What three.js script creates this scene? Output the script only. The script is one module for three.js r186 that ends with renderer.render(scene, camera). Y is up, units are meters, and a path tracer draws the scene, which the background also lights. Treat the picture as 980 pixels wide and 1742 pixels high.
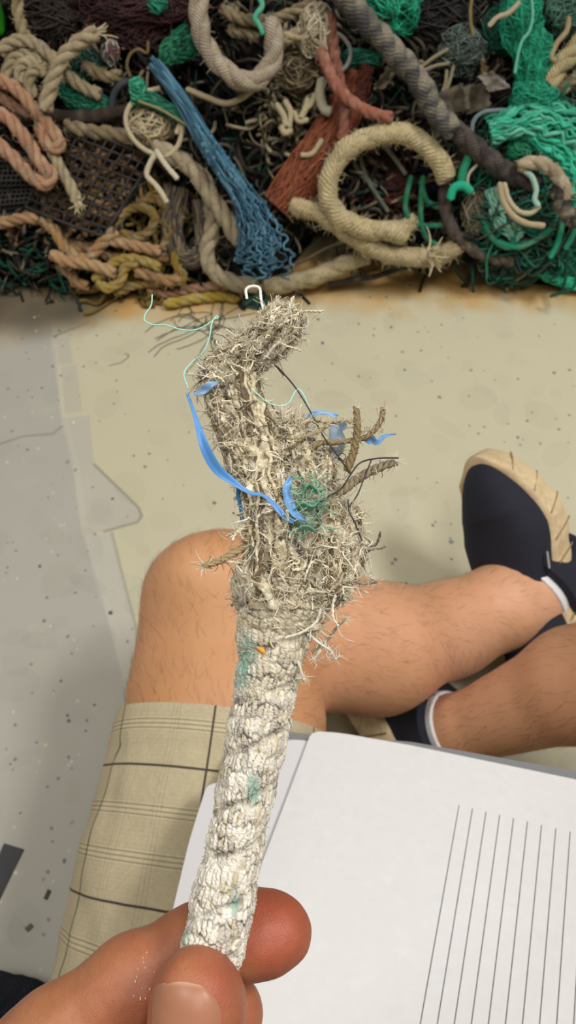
import * as THREE from 'three';
import { mergeGeometries } from 'three/addons/utils/BufferGeometryUtils.js';
import { ImprovedNoise } from 'three/addons/math/ImprovedNoise.js';
import { RectAreaLightUniformsLib } from 'three/addons/lights/RectAreaLightUniformsLib.js';
import { RoundedBoxGeometry } from 'three/addons/geometries/RoundedBoxGeometry.js';

// ---------------------------------------------------------------- camera, lights, exposure
const scene = new THREE.Scene();
scene.background = new THREE.Color(0x2b2c2e);
const EYE = new THREE.Vector3(0, 0.85, 0), PITCH = THREE.MathUtils.degToRad(60), FPX = 1316;
const camera = new THREE.PerspectiveCamera(2 * Math.atan(871 / FPX) * 180 / Math.PI, 980 / 1742, 0.02, 30);
camera.position.copy(EYE);
camera.rotation.set(-PITCH, 0, 0);
camera.focus = 0.195; camera.userData.fStop = 34;
scene.add(camera);
const renderer = new THREE.WebGLRenderer({ antialias: true });
renderer.toneMapping = THREE.LinearToneMapping;
renderer.toneMappingExposure = 0.96;
renderer.shadowMap.enabled = true;
RectAreaLightUniformsLib.init();
const CEIL = 2.7;
// ceiling panels: x, z, width, depth, strength; the last is added fill
const PANELS = [[1.4, -0.5, 0.55, 0.75, 42], [0.2, 0.3, 0.6, 1.2, 6.5], [-1.2, -0.5, 0.6, 1.2, 10.5]];
const WARM = new THREE.Color(1.0, 0.972, 0.93);
for (const [x, z, w, d, s] of PANELS) {
  const l = new THREE.RectAreaLight(WARM, s * 1.0, w - 0.04, d - 0.04);
  l.position.set(x, CEIL - 0.045, z); l.rotation.x = -Math.PI / 2; l.castShadow = true; scene.add(l);
}

// ---------------------------------------------------------------- helpers
function rng(seed) { return () => { seed |= 0; seed = seed + 0x6D2B79F5 | 0; let t = Math.imul(seed ^ seed >>> 15, 1 | seed); t = t + Math.imul(t ^ t >>> 7, 61 | t) ^ t; return ((t ^ t >>> 14) >>> 0) / 4294967296; }; }
const V = (x, y, z) => new THREE.Vector3(x, y, z);
const noiseGen = new ImprovedNoise();
const nz = (x, y, z) => noiseGen.noise(x, y, z);
const fbm = (x, y, z) => nz(x, y, z) + 0.5 * nz(2.03 * x, 2.03 * y, 2.03 * z) + 0.25 * nz(4.1 * x, 4.1 * y, 4.1 * z);
const clamp = (x, a, b) => Math.min(b, Math.max(a, x));
const lerp = (a, b, t) => a + (b - a) * t;
const sstep = (a, b, x) => { const t = clamp((x - a) / (b - a), 0, 1); return t * t * (3 - 2 * t); };
const lin = (hex) => new THREE.Color(hex).toArray();                 // sRGB hex to linear
const mixc = (a, b, t) => [lerp(a[0], b[0], t), lerp(a[1], b[1], t), lerp(a[2], b[2], t)];
const UPV = V(0, Math.cos(PITCH), -Math.sin(PITCH)), FWD = V(0, -Math.sin(PITCH), -Math.cos(PITCH));
// a place in the room seen at a pixel, at a distance measured along the line of sight axis
function at(px, py, d) { return EYE.clone().addScaledVector(FWD, d).addScaledVector(V(1, 0, 0), (px - 490) / FPX * d).addScaledVector(UPV, (871 - py) / FPX * d); }
function ray(px, py) { return at(px, py, 1).sub(EYE); }
function onFloor(px, py, h = 0) { const r = ray(px, py); return EYE.clone().addScaledVector(r, (h - EYE.y) / r.y); }
function onPlane(px, py, p0, n) { const r = ray(px, py); return EYE.clone().addScaledVector(r, p0.clone().sub(EYE).dot(n) / r.dot(n)); }
// the face of the heap: a slope rising from the floor
const HEAP0 = V(0, 0, -0.865), SLOPE = THREE.MathUtils.degToRad(52), HN = V(0, Math.cos(SLOPE), Math.sin(SLOPE)), HU = V(0, Math.sin(SLOPE), -Math.cos(SLOPE));
function onHeap(px, py, off) {
  const p = onPlane(px, py, HEAP0.clone().addScaledVector(HN, off), HN);
  return p.y < off ? onFloor(px, py, off) : p;
}
const used = {};
function numbered(n) { const k = used[n] = (used[n] ?? -1) + 1; return k ? n + '_' + String(k).padStart(3, '0') : n; }
function tag(o, label, category, group, kind) { o.userData.label = label; if (category) o.userData.category = category; if (group) o.userData.group = group; if (kind) o.userData.kind = kind; return o; }
function thing(name, label, category, group) { const o = new THREE.Group(); o.name = numbered(name); scene.add(o); return tag(o, label, category, group); }
function put(geo, name, m, parent = scene) { const o = new THREE.Mesh(geo, m); o.name = parent === scene ? numbered(name) : name; o.castShadow = o.receiveShadow = true; parent.add(o); return o; }
function structure(o) { o.userData.kind = 'structure'; return o; }

// collects tubes and patches; build() makes one named mesh
class Acc {
  constructor() { this.p = []; this.n = []; this.u = []; this.c = []; this.i = []; }
  get size() { return this.p.length / 3; }
  vert(p, n, u, v, c) { this.p.push(p.x, p.y, p.z); this.n.push(n.x, n.y, n.z); this.u.push(u, v); this.c.push(c[0], c[1], c[2]); }
  tube(pts, rad, radial = 6, col = [1, 1, 1], o = {}) {
    const N = pts.length; if (N < 2) return;
    const T = V(), A = V(0, 0, 0), B = V(), q = V(), nn = V();
    let s = 0; const base = this.size;
    for (let k = 0; k < N; k++) {
      T.subVectors(pts[Math.min(N - 1, k + 1)], pts[Math.max(0, k - 1)]).normalize();
      if (k === 0) { A.set(0, 1, 0); if (Math.abs(T.y) > 0.9) A.set(1, 0, 0); }
      A.addScaledVector(T, -A.dot(T)).normalize(); B.crossVectors(T, A);
      if (k) s += pts[k].distanceTo(pts[k - 1]);
      const t = k / (N - 1), r = typeof rad === 'function' ? rad(t, s) : rad;
      const c = typeof col === 'function' ? col(t, s) : col, flat = o.flat ?? 1;
      for (let j = 0; j <= radial; j++) {
        const a = j / radial * Math.PI * 2, ca = Math.cos(a), sa = Math.sin(a);
        let rr = r; if (o.rough) rr *= 1 + o.rough * nz(pts[k].x * o.freq + ca * 1.3, pts[k].y * o.freq + sa * 1.3, pts[k].z * o.freq);
        q.copy(pts[k]).addScaledVector(A, ca * rr).addScaledVector(B, sa * rr * flat);
        nn.set(0, 0, 0).addScaledVector(A, ca * flat).addScaledVector(B, sa).normalize();
        this.vert(q, nn, j / radial * 2, s / (3.1416 * (o.uvr || r || 1e-3)), c);
      }
    }
    const w = radial + 1;
    for (let k = 0; k < N - 1; k++) for (let j = 0; j < radial; j++) { const a = base + k * w + j; this.i.push(a, a + 1, a + w, a + 1, a + w + 1, a + w); }
    for (const [e, d] of [[0, -1], [N - 1, 1]]) {                       // rounded ends
      T.subVectors(pts[Math.min(N - 1, e + 1)], pts[Math.max(0, e - 1)]).normalize().multiplyScalar(d);
      const r = typeof rad === 'function' ? rad(e ? 1 : 0, s) : rad; if (r < 2e-5) continue;
      const id = this.size, c = typeof col === 'function' ? col(e ? 1 : 0, s) : col;
      this.vert(q.copy(pts[e]).addScaledVector(T, r * 0.6), T, 0, 0, c);
      for (let j = 0; j < radial; j++) { const a = base + e * w + j; d > 0 ? this.i.push(a, a + 1, id) : this.i.push(a + 1, a, id); }
    }
  }
  build(name, m, parent, kind) {
    const g = new THREE.BufferGeometry();
    g.setAttribute('position', new THREE.Float32BufferAttribute(this.p, 3)); g.setAttribute('normal', new THREE.Float32BufferAttribute(this.n, 3));
    g.setAttribute('uv', new THREE.Float32BufferAttribute(this.u, 2)); g.setAttribute('color', new THREE.Float32BufferAttribute(this.c, 3)); g.setIndex(this.i);
    const o = put(g, name, m, parent); if (kind) o.userData.kind = kind; return o;
  }
}
function curve(pts, step) {
  const c = new THREE.CatmullRomCurve3(pts, false, 'centripetal'), L = c.getLength();
  c.arcLengthDivisions = Math.max(200, pts.length * 20);
  return c.getSpacedPoints(Math.max(2, Math.ceil(L / step)));
}
// "x,y x,y,lift ..." pixels on the heap; lift in millimetres
function path(str, r, lift = 0) { return str.trim().split(/\s+/).map(w => { const [x, y, l] = w.split(',').map(Number); return onHeap(x, y, r + (l ?? lift) / 1000); }); }
function curl(p0, dir, len, n, wild, R, pull) {                       // a wandering thread
  const pts = [p0.clone()], d = dir.clone().normalize(), w = V((R() - .5), (R() - .5), (R() - .5)).multiplyScalar(wild);
  for (let k = 0; k < n; k++) {
    w.add(V(R() - .5, R() - .5, R() - .5).multiplyScalar(wild * 0.7)); d.addScaledVector(w, 1 / n * 3); if (pull) d.add(pull); d.normalize();
    pts.push(pts[k].clone().addScaledVector(d, len / n));
  }
  return pts;
}

// ---------------------------------------------------------------- signed-distance meshing for the body
function roundCone(a, b, r1, r2) {
  const ba = b.clone().sub(a), l2 = ba.lengthSq();
  return (x, y, z) => { const px = x - a.x, py = y - a.y, pz = z - a.z; const t = clamp((px * ba.x + py * ba.y + pz * ba.z) / l2, 0, 1); const dx = px - ba.x * t, dy = py - ba.y * t, dz = pz - ba.z * t; return Math.sqrt(dx * dx + dy * dy + dz * dz) - lerp(r1, r2, t); };
}
function ellipsoid(c, rx, ry, rz, q) {
  const m = q ? q.clone().invert() : null, v = V(), rm = Math.min(rx, ry, rz);
  return (x, y, z) => { v.set(x - c.x, y - c.y, z - c.z); if (m) v.applyQuaternion(m); const k = Math.hypot(v.x / rx, v.y / ry, v.z / rz); return (k - 1) * rm * (k > 1 ? 1 + 0.3 * (k - 1) : 1); };
}
function smin(a, b, k) { const h = Math.max(k - Math.abs(a - b), 0) / k; return Math.min(a, b) - h * h * k * 0.25; }
function blend(list, k) { return (x, y, z) => { let d = 1e3; for (const f of list) d = smin(d, f(x, y, z), k); return d; }; }
function mesher(f, lo, hi, cell, color) {                              // naive surface nets
  const nx = Math.ceil((hi.x - lo.x) / cell) + 1, ny = Math.ceil((hi.y - lo.y) / cell) + 1, nzz = Math.ceil((hi.z - lo.z) / cell) + 1;
  const val = new Float32Array(nx * ny * nzz), id = new Int32Array(nx * ny * nzz).fill(-1), I = (i, j, k) => i + nx * (j + ny * k);
  for (let k = 0; k < nzz; k++) for (let j = 0; j < ny; j++) for (let i = 0; i < nx; i++) val[I(i, j, k)] = f(lo.x + i * cell, lo.y + j * cell, lo.z + k * cell);
  const p = [], idx = [];
  const E = [[0, 1], [0, 2], [0, 4], [1, 3], [1, 5], [2, 3], [2, 6], [3, 7], [4, 5], [4, 6], [5, 7], [6, 7]];
  for (let k = 0; k < nzz - 1; k++) for (let j = 0; j < ny - 1; j++) for (let i = 0; i < nx - 1; i++) {
    const c = []; let s = 0; for (let q = 0; q < 8; q++) { const v = val[I(i + (q & 1), j + (q >> 1 & 1), k + (q >> 2))]; c.push(v); if (v < 0) s++; }
    if (s === 0 || s === 8) continue;
    let x = 0, y = 0, z = 0, n = 0;
    for (const [a, b] of E) if ((c[a] < 0) !== (c[b] < 0)) { const t = c[a] / (c[a] - c[b]); x += lerp(a & 1, b & 1, t); y += lerp(a >> 1 & 1, b >> 1 & 1, t); z += lerp(a >> 2, b >> 2, t); n++; }
    id[I(i, j, k)] = p.length / 3; p.push(lo.x + (i + x / n) * cell, lo.y + (j + y / n) * cell, lo.z + (k + z / n) * cell);
  }
  const quad = (a, b, c, d, fl) => { if (a < 0 || b < 0 || c < 0 || d < 0) return; fl ? idx.push(a, b, c, a, c, d) : idx.push(a, c, b, a, d, c); };
  for (let k = 1; k < nzz - 1; k++) for (let j = 1; j < ny - 1; j++) for (let i = 1; i < nx - 1; i++) {
    const s = val[I(i, j, k)] < 0;
    if (s !== val[I(i + 1, j, k)] < 0) quad(id[I(i, j - 1, k - 1)], id[I(i, j, k - 1)], id[I(i, j, k)], id[I(i, j - 1, k)], s);
    if (s !== val[I(i, j + 1, k)] < 0) quad(id[I(i - 1, j, k - 1)], id[I(i - 1, j, k)], id[I(i, j, k)], id[I(i, j, k - 1)], s);
    if (s !== val[I(i, j, k + 1)] < 0) quad(id[I(i - 1, j - 1, k)], id[I(i, j - 1, k)], id[I(i, j, k)], id[I(i - 1, j, k)], s);
  }
  const nor = [], uv = [], cs = [], e = cell * 0.5, n = V();
  for (let q = 0; q < p.length; q += 3) {
    const [x, y, z] = [p[q], p[q + 1], p[q + 2]];
    n.set(f(x + e, y, z) - f(x - e, y, z), f(x, y + e, z) - f(x, y - e, z), f(x, y, z + e) - f(x, y, z - e)).normalize();
    nor.push(n.x, n.y, n.z); uv.push(x / 0.02, (z - y) / 0.02); const c = color ? color(x, y, z, n) : [1, 1, 1]; cs.push(...c);
  }
  const g = new THREE.BufferGeometry();
  g.setAttribute('position', new THREE.Float32BufferAttribute(p, 3)); g.setAttribute('normal', new THREE.Float32BufferAttribute(nor, 3));
  g.setAttribute('uv', new THREE.Float32BufferAttribute(uv, 2)); g.setAttribute('color', new THREE.Float32BufferAttribute(cs, 3)); g.setIndex(idx);
  return g;
}

// ---------------------------------------------------------------- textures and materials
function dataTex(n, fn, srgb) {
  const d = new Uint8Array(n * n * 4);
  for (let y = 0; y < n; y++) for (let x = 0; x < n; x++) { const c = fn(x / n, y / n); for (let q = 0; q < 3; q++) d[(y * n + x) * 4 + q] = clamp(c[q] ?? c[0], 0, 1) * 255; d[(y * n + x) * 4 + 3] = 255; }
  const t = new THREE.DataTexture(d, n, n); t.magFilter = t.minFilter = THREE.LinearFilter; t.wrapS = t.wrapT = THREE.RepeatWrapping; if (srgb) t.colorSpace = THREE.SRGBColorSpace; t.needsUpdate = true; return t;
}
const per = (u, v, f, z) => { const a = u * 6.2832, b = v * 6.2832; return nz(Math.cos(a) * f + 7 + z, Math.sin(a) * f + Math.cos(b) * f, Math.sin(b) * f + z); };
const yarnTex = dataTex(128, (u, v) => { const g = 0.5 + 0.3 * Math.sin((u * 3 + v * 8) * 6.2832) + 0.35 * per(u, v, 3, 0); return [g]; });
const mottleTex = dataTex(128, (u, v) => { const g = 0.86 + 0.2 * per(u, v, 1.2, 3) + 0.16 * per(u, v, 4, 9); return [g]; });
const poreTex = dataTex(256, (u, v) => [0.5 + 0.4 * per(u, v, 9, 1) + 0.3 * per(u, v, 20, 5)]);
const fibreCache = {};
function fibre(hex, bump = 0.0012, rough = 0.92) {
  const k = hex + bump + rough; if (fibreCache[k]) return fibreCache[k];
  return fibreCache[k] = new THREE.MeshStandardMaterial({ color: hex, roughness: rough, vertexColors: true, map: mottleTex, bumpMap: yarnTex, bumpScale: bump });
}
const plainFibre = (hex, rough = 0.85) => fibreCache['p' + hex + rough] ??= new THREE.MeshStandardMaterial({ color: hex, roughness: rough, vertexColors: true, side: THREE.DoubleSide });
const solid = (hex, rough = 0.8, extra = {}) => new THREE.MeshStandardMaterial({ color: hex, roughness: rough, ...extra });

// ---------------------------------------------------------------- the room
{
  // floor covering: grey speckled sheet with a painted greenish field and the residue of old tape; texture covers 2 m by 2 m
  const N = 2048, X0 = -1, Z0 = -1.4, cv = document.createElement('canvas'); cv.width = cv.height = N;
  const g = cv.getContext('2d'), R = rng(5);
  const fl = (px, py) => { const p = onFloor(px, py); return [(p.x - X0) / 2 * N, (p.z - Z0) / 2 * N]; };
  const poly = (pts, style) => { g.fillStyle = style; g.beginPath(); pts.forEach((p, k) => { const [x, y] = fl(...p); k ? g.lineTo(x, y) : g.moveTo(x, y); }); g.closePath(); g.fill(); };
  const stroke = (pts, style, w) => { g.strokeStyle = style; g.lineWidth = w; g.lineJoin = g.lineCap = 'round'; g.beginPath(); pts.forEach((p, k) => { const [x, y] = fl(...p); k ? g.lineTo(x, y) : g.moveTo(x, y); }); g.stroke(); };
  g.fillStyle = '#a8a69c'; g.fillRect(0, 0, N, N);
  const edge = [[90, 570], [98, 640], [104, 700], [128, 790], [140, 850], [150, 910], [170, 990], [195, 1070], [215, 1130], [250, 1250], [300, 1450], [360, 1742]];
  poly([...edge, [2200, 1742], [2200, 400], [60, 400]], '#c0baa0');
  poly([[88, 578], [118, 572], [124, 618], [98, 622]], '#b3afa0'); poly([[104, 624], [130, 620], [140, 700], [110, 704]], '#b5b09e');
  poly([[108, 712], [152, 706], [160, 790], [126, 792]], '#b3afa2'); poly([[124, 792], [160, 790], [236, 864], [240, 882], [178, 904], [140, 912]], '#b4b0a2');
  poly([[142, 912], [190, 906], [205, 970], [238, 1090], [262, 1200], [220, 1200], [170, 1000]], '#b6b3a7');
  stroke([[160, 790], [236, 864], [241, 878], [234, 888], [178, 904]], 'rgba(120,114,100,0.5)', 4);
  stroke([[90, 575], [100, 640], [106, 700], [130, 800], [145, 905]], 'rgba(190,186,172,0.35)', 9);
  stroke([[190, 906], [206, 970], [236, 1085]], 'rgba(150,146,128,0.6)', 4);
  stroke([[150, 915], [170, 1000], [200, 1080]], 'rgba(188,186,176,0.4)', 8);
  stroke([[0, 755], [40, 742], [90, 738], [105, 725]], 'rgba(120,116,104,0.45)', 4);
  stroke([[92, 572], [128, 558], [150, 548]], 'rgba(120,112,92,0.5)', 4);
  stroke([[186, 622], [206, 617], [218, 608], [219, 603], [213, 602]], 'rgba(120,108,84,0.7)', 2.5);
  for (let k = 0; k < 2600; k++) {                                     // broad scuffs
    const x = R() * N, y = R() * N, r = 4 + R() * 26, b = R() < 0.5;
    g.fillStyle = b ? `rgba(90,88,80,${0.02 + R() * 0.03})` : `rgba(215,212,200,${0.02 + R() * 0.03})`;
    g.beginPath(); g.ellipse(x, y, r, r * (0.3 + R() * 0.6), R() * 3, 0, 7); g.fill();
  }
  // sand spilt at the foot of the heap
  for (let k = 0; k < 2300; k++) {
    const px = -200 + R() * 1400, py = 488 + (px < 260 ? 30 * (1 - px / 330) : 0) + (R() + R() + R() - 1.7) * 50 - (px > 440 ? 10 : 0), [x, y] = fl(px, py), r = 6 + R() * 28;
    const gr = g.createRadialGradient(x, y, 0, x, y, r); const a = 0.14 + R() * 0.2; gr.addColorStop(0, `rgba(186,144,82,${a})`); gr.addColorStop(1, 'rgba(186,144,82,0)'); g.fillStyle = gr; g.fillRect(x - r, y - r, 2 * r, 2 * r);
  }
  for (let k = 0; k < 60; k++) {                                       // shade and grime painted dark at the heap's left foot
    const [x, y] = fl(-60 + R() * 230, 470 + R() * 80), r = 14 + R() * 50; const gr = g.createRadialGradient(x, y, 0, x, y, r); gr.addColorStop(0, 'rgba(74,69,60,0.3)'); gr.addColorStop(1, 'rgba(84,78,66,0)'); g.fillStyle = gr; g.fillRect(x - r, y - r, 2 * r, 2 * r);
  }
  const sc = 980 / 1316;
  for (let k = 0; k < 5200; k++) {                                     // flecks of the sheet
    const x = R() * N, y = R() * N, wx = X0 + x / N * 2, wz = Z0 + y / N * 2;
    const e = -0.30 + 0.12 * (wz + 1), right = wx > e + 0.02 * nz(wx * 9, wz * 9, 1);
    if (right && R() < 0.72) continue;
    const kind = R(), r = (kind > 0.95 ? 2.2 : 1.0) + R() * 1.3;
    g.fillStyle = kind < 0.55 || right ? `rgba(${48 + R() * 30},${50 + R() * 30},${58 + R() * 34},${0.5 + R() * 0.4})` : kind < 0.9 ? `rgba(${205 + R() * 30},${196 + R() * 26},${160 + R() * 40},${0.4 + R() * 0.5})` : 'rgba(120,112,100,0.5)';
    g.beginPath(); const m = 5 + R() * 3 | 0; for (let q = 0; q < m; q++) { const a = q / m * 6.28, rr = r * (0.6 + R() * 0.7); q ? g.lineTo(x + Math.cos(a) * rr, y + Math.sin(a) * rr) : g.moveTo(x + Math.cos(a) * rr, y + Math.sin(a) * rr); } g.closePath(); g.fill();
  }
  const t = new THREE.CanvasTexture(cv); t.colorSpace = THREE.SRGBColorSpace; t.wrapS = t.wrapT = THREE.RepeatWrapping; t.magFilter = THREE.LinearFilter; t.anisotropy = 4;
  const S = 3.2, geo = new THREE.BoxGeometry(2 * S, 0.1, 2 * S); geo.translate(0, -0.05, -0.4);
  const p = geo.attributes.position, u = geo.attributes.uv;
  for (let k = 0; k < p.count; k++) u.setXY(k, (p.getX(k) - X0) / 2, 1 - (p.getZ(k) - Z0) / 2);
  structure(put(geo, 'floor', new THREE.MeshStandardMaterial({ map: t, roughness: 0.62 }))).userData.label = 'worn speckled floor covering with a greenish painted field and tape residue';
  const wall = solid(0xc6c4bf, 0.9);
  const bx = (w, h, d, x, y, z) => { const b = new THREE.BoxGeometry(w, h, d); b.translate(x, y, z); return b; };
  const C = CEIL;
  structure(put(bx(6.6, C + 0.2, 0.1, 0, C / 2, -3.65), 'wall_back', wall)); structure(put(bx(6.6, C + 0.2, 0.1, 0, C / 2, 2.85), 'wall_front', wall));
  structure(put(bx(0.1, C + 0.2, 6.6, -3.25, C / 2, -0.4), 'wall_left', wall)); structure(put(bx(0.1, C + 0.2, 6.6, 3.25, C / 2, -0.4), 'wall_right', wall));
  structure(put(bx(6.6, 0.1, 6.6, 0, C + 0.05, -0.4), 'ceiling', solid(0xe6e4dc, 0.95)));
  const glow = new THREE.MeshStandardMaterial({ color: 0xffffff, emissive: WARM, emissiveIntensity: 2.2, roughness: 0.6 }), rim = solid(0xdddddd, 0.5);
  const lab = ['square ceiling light panel above the rope heap', 'square ceiling light panel above the seated person', 'unseen ceiling panel added as fill light above the speckled grey floor side'];
  PANELS.forEach(([x, z, w, d], k) => {
    const o = thing('ceiling_light', lab[k], 'ceiling light'); o.position.set(x, C, z);
    put(bx(w - 0.04, 0.02, d - 0.04, 0, -0.025, 0), 'diffuser', glow, o);
    put(mergeGeometries([bx(w, 0.04, 0.02, 0, -0.02, d / 2), bx(w, 0.04, 0.02, 0, -0.02, -d / 2), bx(0.02, 0.04, d, w / 2, -0.02, 0), bx(0.02, 0.04, d, -w / 2, -0.02, 0)]), 'frame', rim, o);
  });
}

// ---------------------------------------------------------------- the seated person
const person = thing('person', 'person sitting cross-legged in plaid beige shorts and navy slip-on shoes, pinching a frayed rope', 'person');
{
  // joints
  const hipL = V(-0.085, 0.125, 0.13), hipR = V(0.13, 0.125, 0.13);
  const kneeL = at(388, 1035, 0.668), midL = at(385, 1225, 0.642);
  const shin1 = at(560, 1090, 0.715), calf = at(642, 1102, 0.735), shin2 = at(765, 1070, 0.792), shin3 = at(852, 1032, 0.815), ankL = at(902, 1012, 0.832);
  const ankR = at(788, 1240, 0.727), shR = at(985, 1164, 0.648), kneeR = V(0.375, 0.37, -0.175);
  const chest = V(0.02, 0.5, 0.3), neck = V(0.02, 0.7, 0.31), head = V(0.02, 0.83, 0.3);
  const shL = V(-0.17, 0.6, 0.3), elL = V(-0.29, 0.36, 0.15), wrL = at(-420, 2080, 0.205);
  const shoR = V(0.21, 0.6, 0.3), elR = V(0.36, 0.42, 0.13), wrR = V(0.355, 0.455, -0.13);
  const legs = [
    roundCone(midL, kneeL, 0.078, 0.064), roundCone(hipL, midL, 0.088, 0.078), ellipsoid(at(352, 992, 0.645), 0.042, 0.044, 0.036), roundCone(at(330, 1015, 0.67), at(322, 1160, 0.655), 0.042, 0.046),
    roundCone(kneeL, shin1, 0.063, 0.060), roundCone(shin1, calf, 0.060, 0.0592), roundCone(calf, shin2, 0.0592, 0.0455), roundCone(shin2, shin3, 0.0455, 0.0415), roundCone(shin3, ankL, 0.0415, 0.036),
    roundCone(ankL, ankL.clone().add(V(0.035, -0.014, -0.033)), 0.0365, 0.035)];
  const legR = [roundCone(ankR, shR, 0.031, 0.046), roundCone(shR, kneeR, 0.049, 0.062), roundCone(kneeR, hipR, 0.066, 0.09), roundCone(ankR, ankR.clone().add(V(-0.03, -0.055, -0.02)), 0.032, 0.03)];
  const trunk = [ellipsoid(V(0.02, 0.13, 0.2), 0.17, 0.11, 0.12), roundCone(V(0.02, 0.2, 0.23), chest, 0.125, 0.135), roundCone(shL, shoR, 0.07, 0.07), roundCone(chest, neck, 0.08, 0.05), roundCone(neck, V(0.02, 0.8, 0.29), 0.052, 0.06)];
  const arms = [roundCone(shL, elL, 0.054, 0.042), roundCone(elL, wrL, 0.042, 0.027), roundCone(shoR, elR, 0.054, 0.042), roundCone(elR, wrR, 0.042, 0.027)];
  const tan = lin('#cf9a6c'), tanRed = lin('#d29871'), brown = lin('#bd8655');
  const skinCol = (x, y, z) => { const a = 0.5 + 0.5 * fbm(x * 22, y * 22, z * 22), b = nz(x * 130, y * 130, z * 130); let c = mixc(tan, tanRed, clamp(a, 0, 1)); c = mixc(c, lin('#d9a68c'), 0.55 * sstep(-0.02, 0.09, x) * sstep(-0.1, -0.22, z)); c = mixc(c, brown, clamp(0.2 + 0.5 * nz(x * 9 + 3, y * 9, z * 9) + 0.1 * b, 0, 0.7)); return c; };
  const both = ((L, Rr, t) => (x, y, z) => { const a = L(x, y, z), b = Rr(x, y, z); const d = smin(a, b, 0.002 + 0.06 * sstep(-0.08, 0.1, z)); return z > -0.05 ? smin(d, t(x, y, z), 0.05) : d; })(blend(legs, 0.02), blend(legR, 0.01), blend(trunk, 0.05));
  const lower = mesher(both, V(-0.28, -0.02, -0.47), V(0.49, 0.46, 0.34), 0.0055, skinCol);
  const armF = blend([...arms, ...trunk.slice(1)], 0.05);
  const upper = mesher(armF, V(-0.38, 0.3, -0.16), V(0.48, 0.8, 0.46), 0.01, skinCol);
  // head behind the camera: skull, jaw, nose, ears, eye sockets and mouth
  const headF = blend([ellipsoid(head.clone().add(V(0, 0.03, 0.015)), 0.075, 0.095, 0.095), ellipsoid(head.clone().add(V(0, -0.05, -0.03)), 0.055, 0.06, 0.06), roundCone(head.clone().add(V(0, 0.02, -0.085)), head.clone().add(V(0, -0.02, -0.105)), 0.008, 0.014),
    ellipsoid(head.clone().add(V(0.077, 0, 0.02)), 0.012, 0.032, 0.02), ellipsoid(head.clone().add(V(-0.077, 0, 0.02)), 0.012, 0.032, 0.02), ellipsoid(head.clone().add(V(0, -0.057, -0.088)), 0.024, 0.008, 0.01), roundCone(neck, head.clone().add(V(0, -0.06, 0.02)), 0.05, 0.05)], 0.022);
  const headG = mesher((x, y, z) => { let d = headF(x, y, z); for (const s of [-1, 1]) d = -smin(-d, Math.hypot(x - head.x - s * 0.032, y - head.y - 0.012, z - head.z + 0.095) - 0.014, 0.015); return d; }, head.clone().add(V(-0.11, -0.13, -0.15)), head.clone().add(V(0.11, 0.15, 0.14)), 0.004, skinCol);

  // the hand that pinches the rope: each finger a chain of its own
  const J = (list) => list.slice(1).map((b, k) => roundCone(at(...list[k].slice(0, 3)), at(...b.slice(0, 3)), list[k][3], b[3]));
  const index = blend([...J([[466, 1582, 0.2025, 0.0088], [420, 1588, 0.2045, 0.0096], [335, 1612, 0.206, 0.0098], [225, 1672, 0.2035, 0.0108], [95, 1775, 0.2, 0.0124], [-150, 1980, 0.2, 0.0145]]), ellipsoid(at(440, 1592, 0.2), 0.0115, 0.0085, 0.0085)], 0.006);
  const thumb = blend([...J([[333, 1678, 0.181, 0.0088], [332, 1720, 0.1815, 0.0098], [320, 1800, 0.183, 0.0102], [215, 1960, 0.19, 0.0125], [0, 2140, 0.2, 0.018]]), ellipsoid(at(355, 1700, 0.184), 0.0078, 0.011, 0.008)], 0.005);
  const middle = blend(J([[390, 1718, 0.2065, 0.0088], [372, 1760, 0.207, 0.0096], [270, 1850, 0.206, 0.0105], [60, 1980, 0.204, 0.0125]]), 0.006);
  const ring = blend(J([[350, 1850, 0.209, 0.0085], [250, 1950, 0.209, 0.009], [60, 2060, 0.207, 0.0115]]), 0.006);
  const little = blend(J([[280, 1960, 0.212, 0.0075], [180, 2040, 0.212, 0.008], [10, 2130, 0.209, 0.0105]]), 0.006);
  const palm = blend([...J([[-130, 1975, 0.202, 0.015], [-300, 2080, 0.205, 0.021]]), ...J([[40, 1990, 0.204, 0.0125], [-330, 2070, 0.206, 0.021]]), ...J([[20, 2110, 0.208, 0.012], [-330, 2100, 0.207, 0.022]]), ...J([[60, 1840, 0.198, 0.0115], [-60, 1960, 0.2, 0.015]])], 0.012);
  const handF0 = blend([blend([index, palm], 0.009), blend([middle, ring, little], 0.003)], 0.0035);
  const handF = (x, y, z) => { const t = thumb(x, y, z), h = handF0(x, y, z); const far = clamp((0.605 - y) * 30, 0, 1); return smin(t, h, 0.0018 + 0.01 * far); };
  const fold = (x, y, z) => 0.00006 * nz(x * 1200, y * 1200, z * 1200) + 0.00028 * nz(x * 190, y * 190, z * 190);
  const pink = lin('#ad6d4e'), red = lin('#9d4f39'), tip = lin('#a24d37'), yel = lin('#c79460'), sallow = lin('#a97750');
  const tipI = at(470, 1560, 0.196), tipT = at(372, 1668, 0.172), press = at(315, 1622, 0.172), press2 = at(420, 1640, 0.195), side = at(70, 1690, 0.19), kn = at(185, 1600, 0.19);
  const near = (p, x, y, z, r) => Math.exp(-((x - p.x) ** 2 + (y - p.y) ** 2 + (z - p.z) ** 2) / (r * r));
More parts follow.
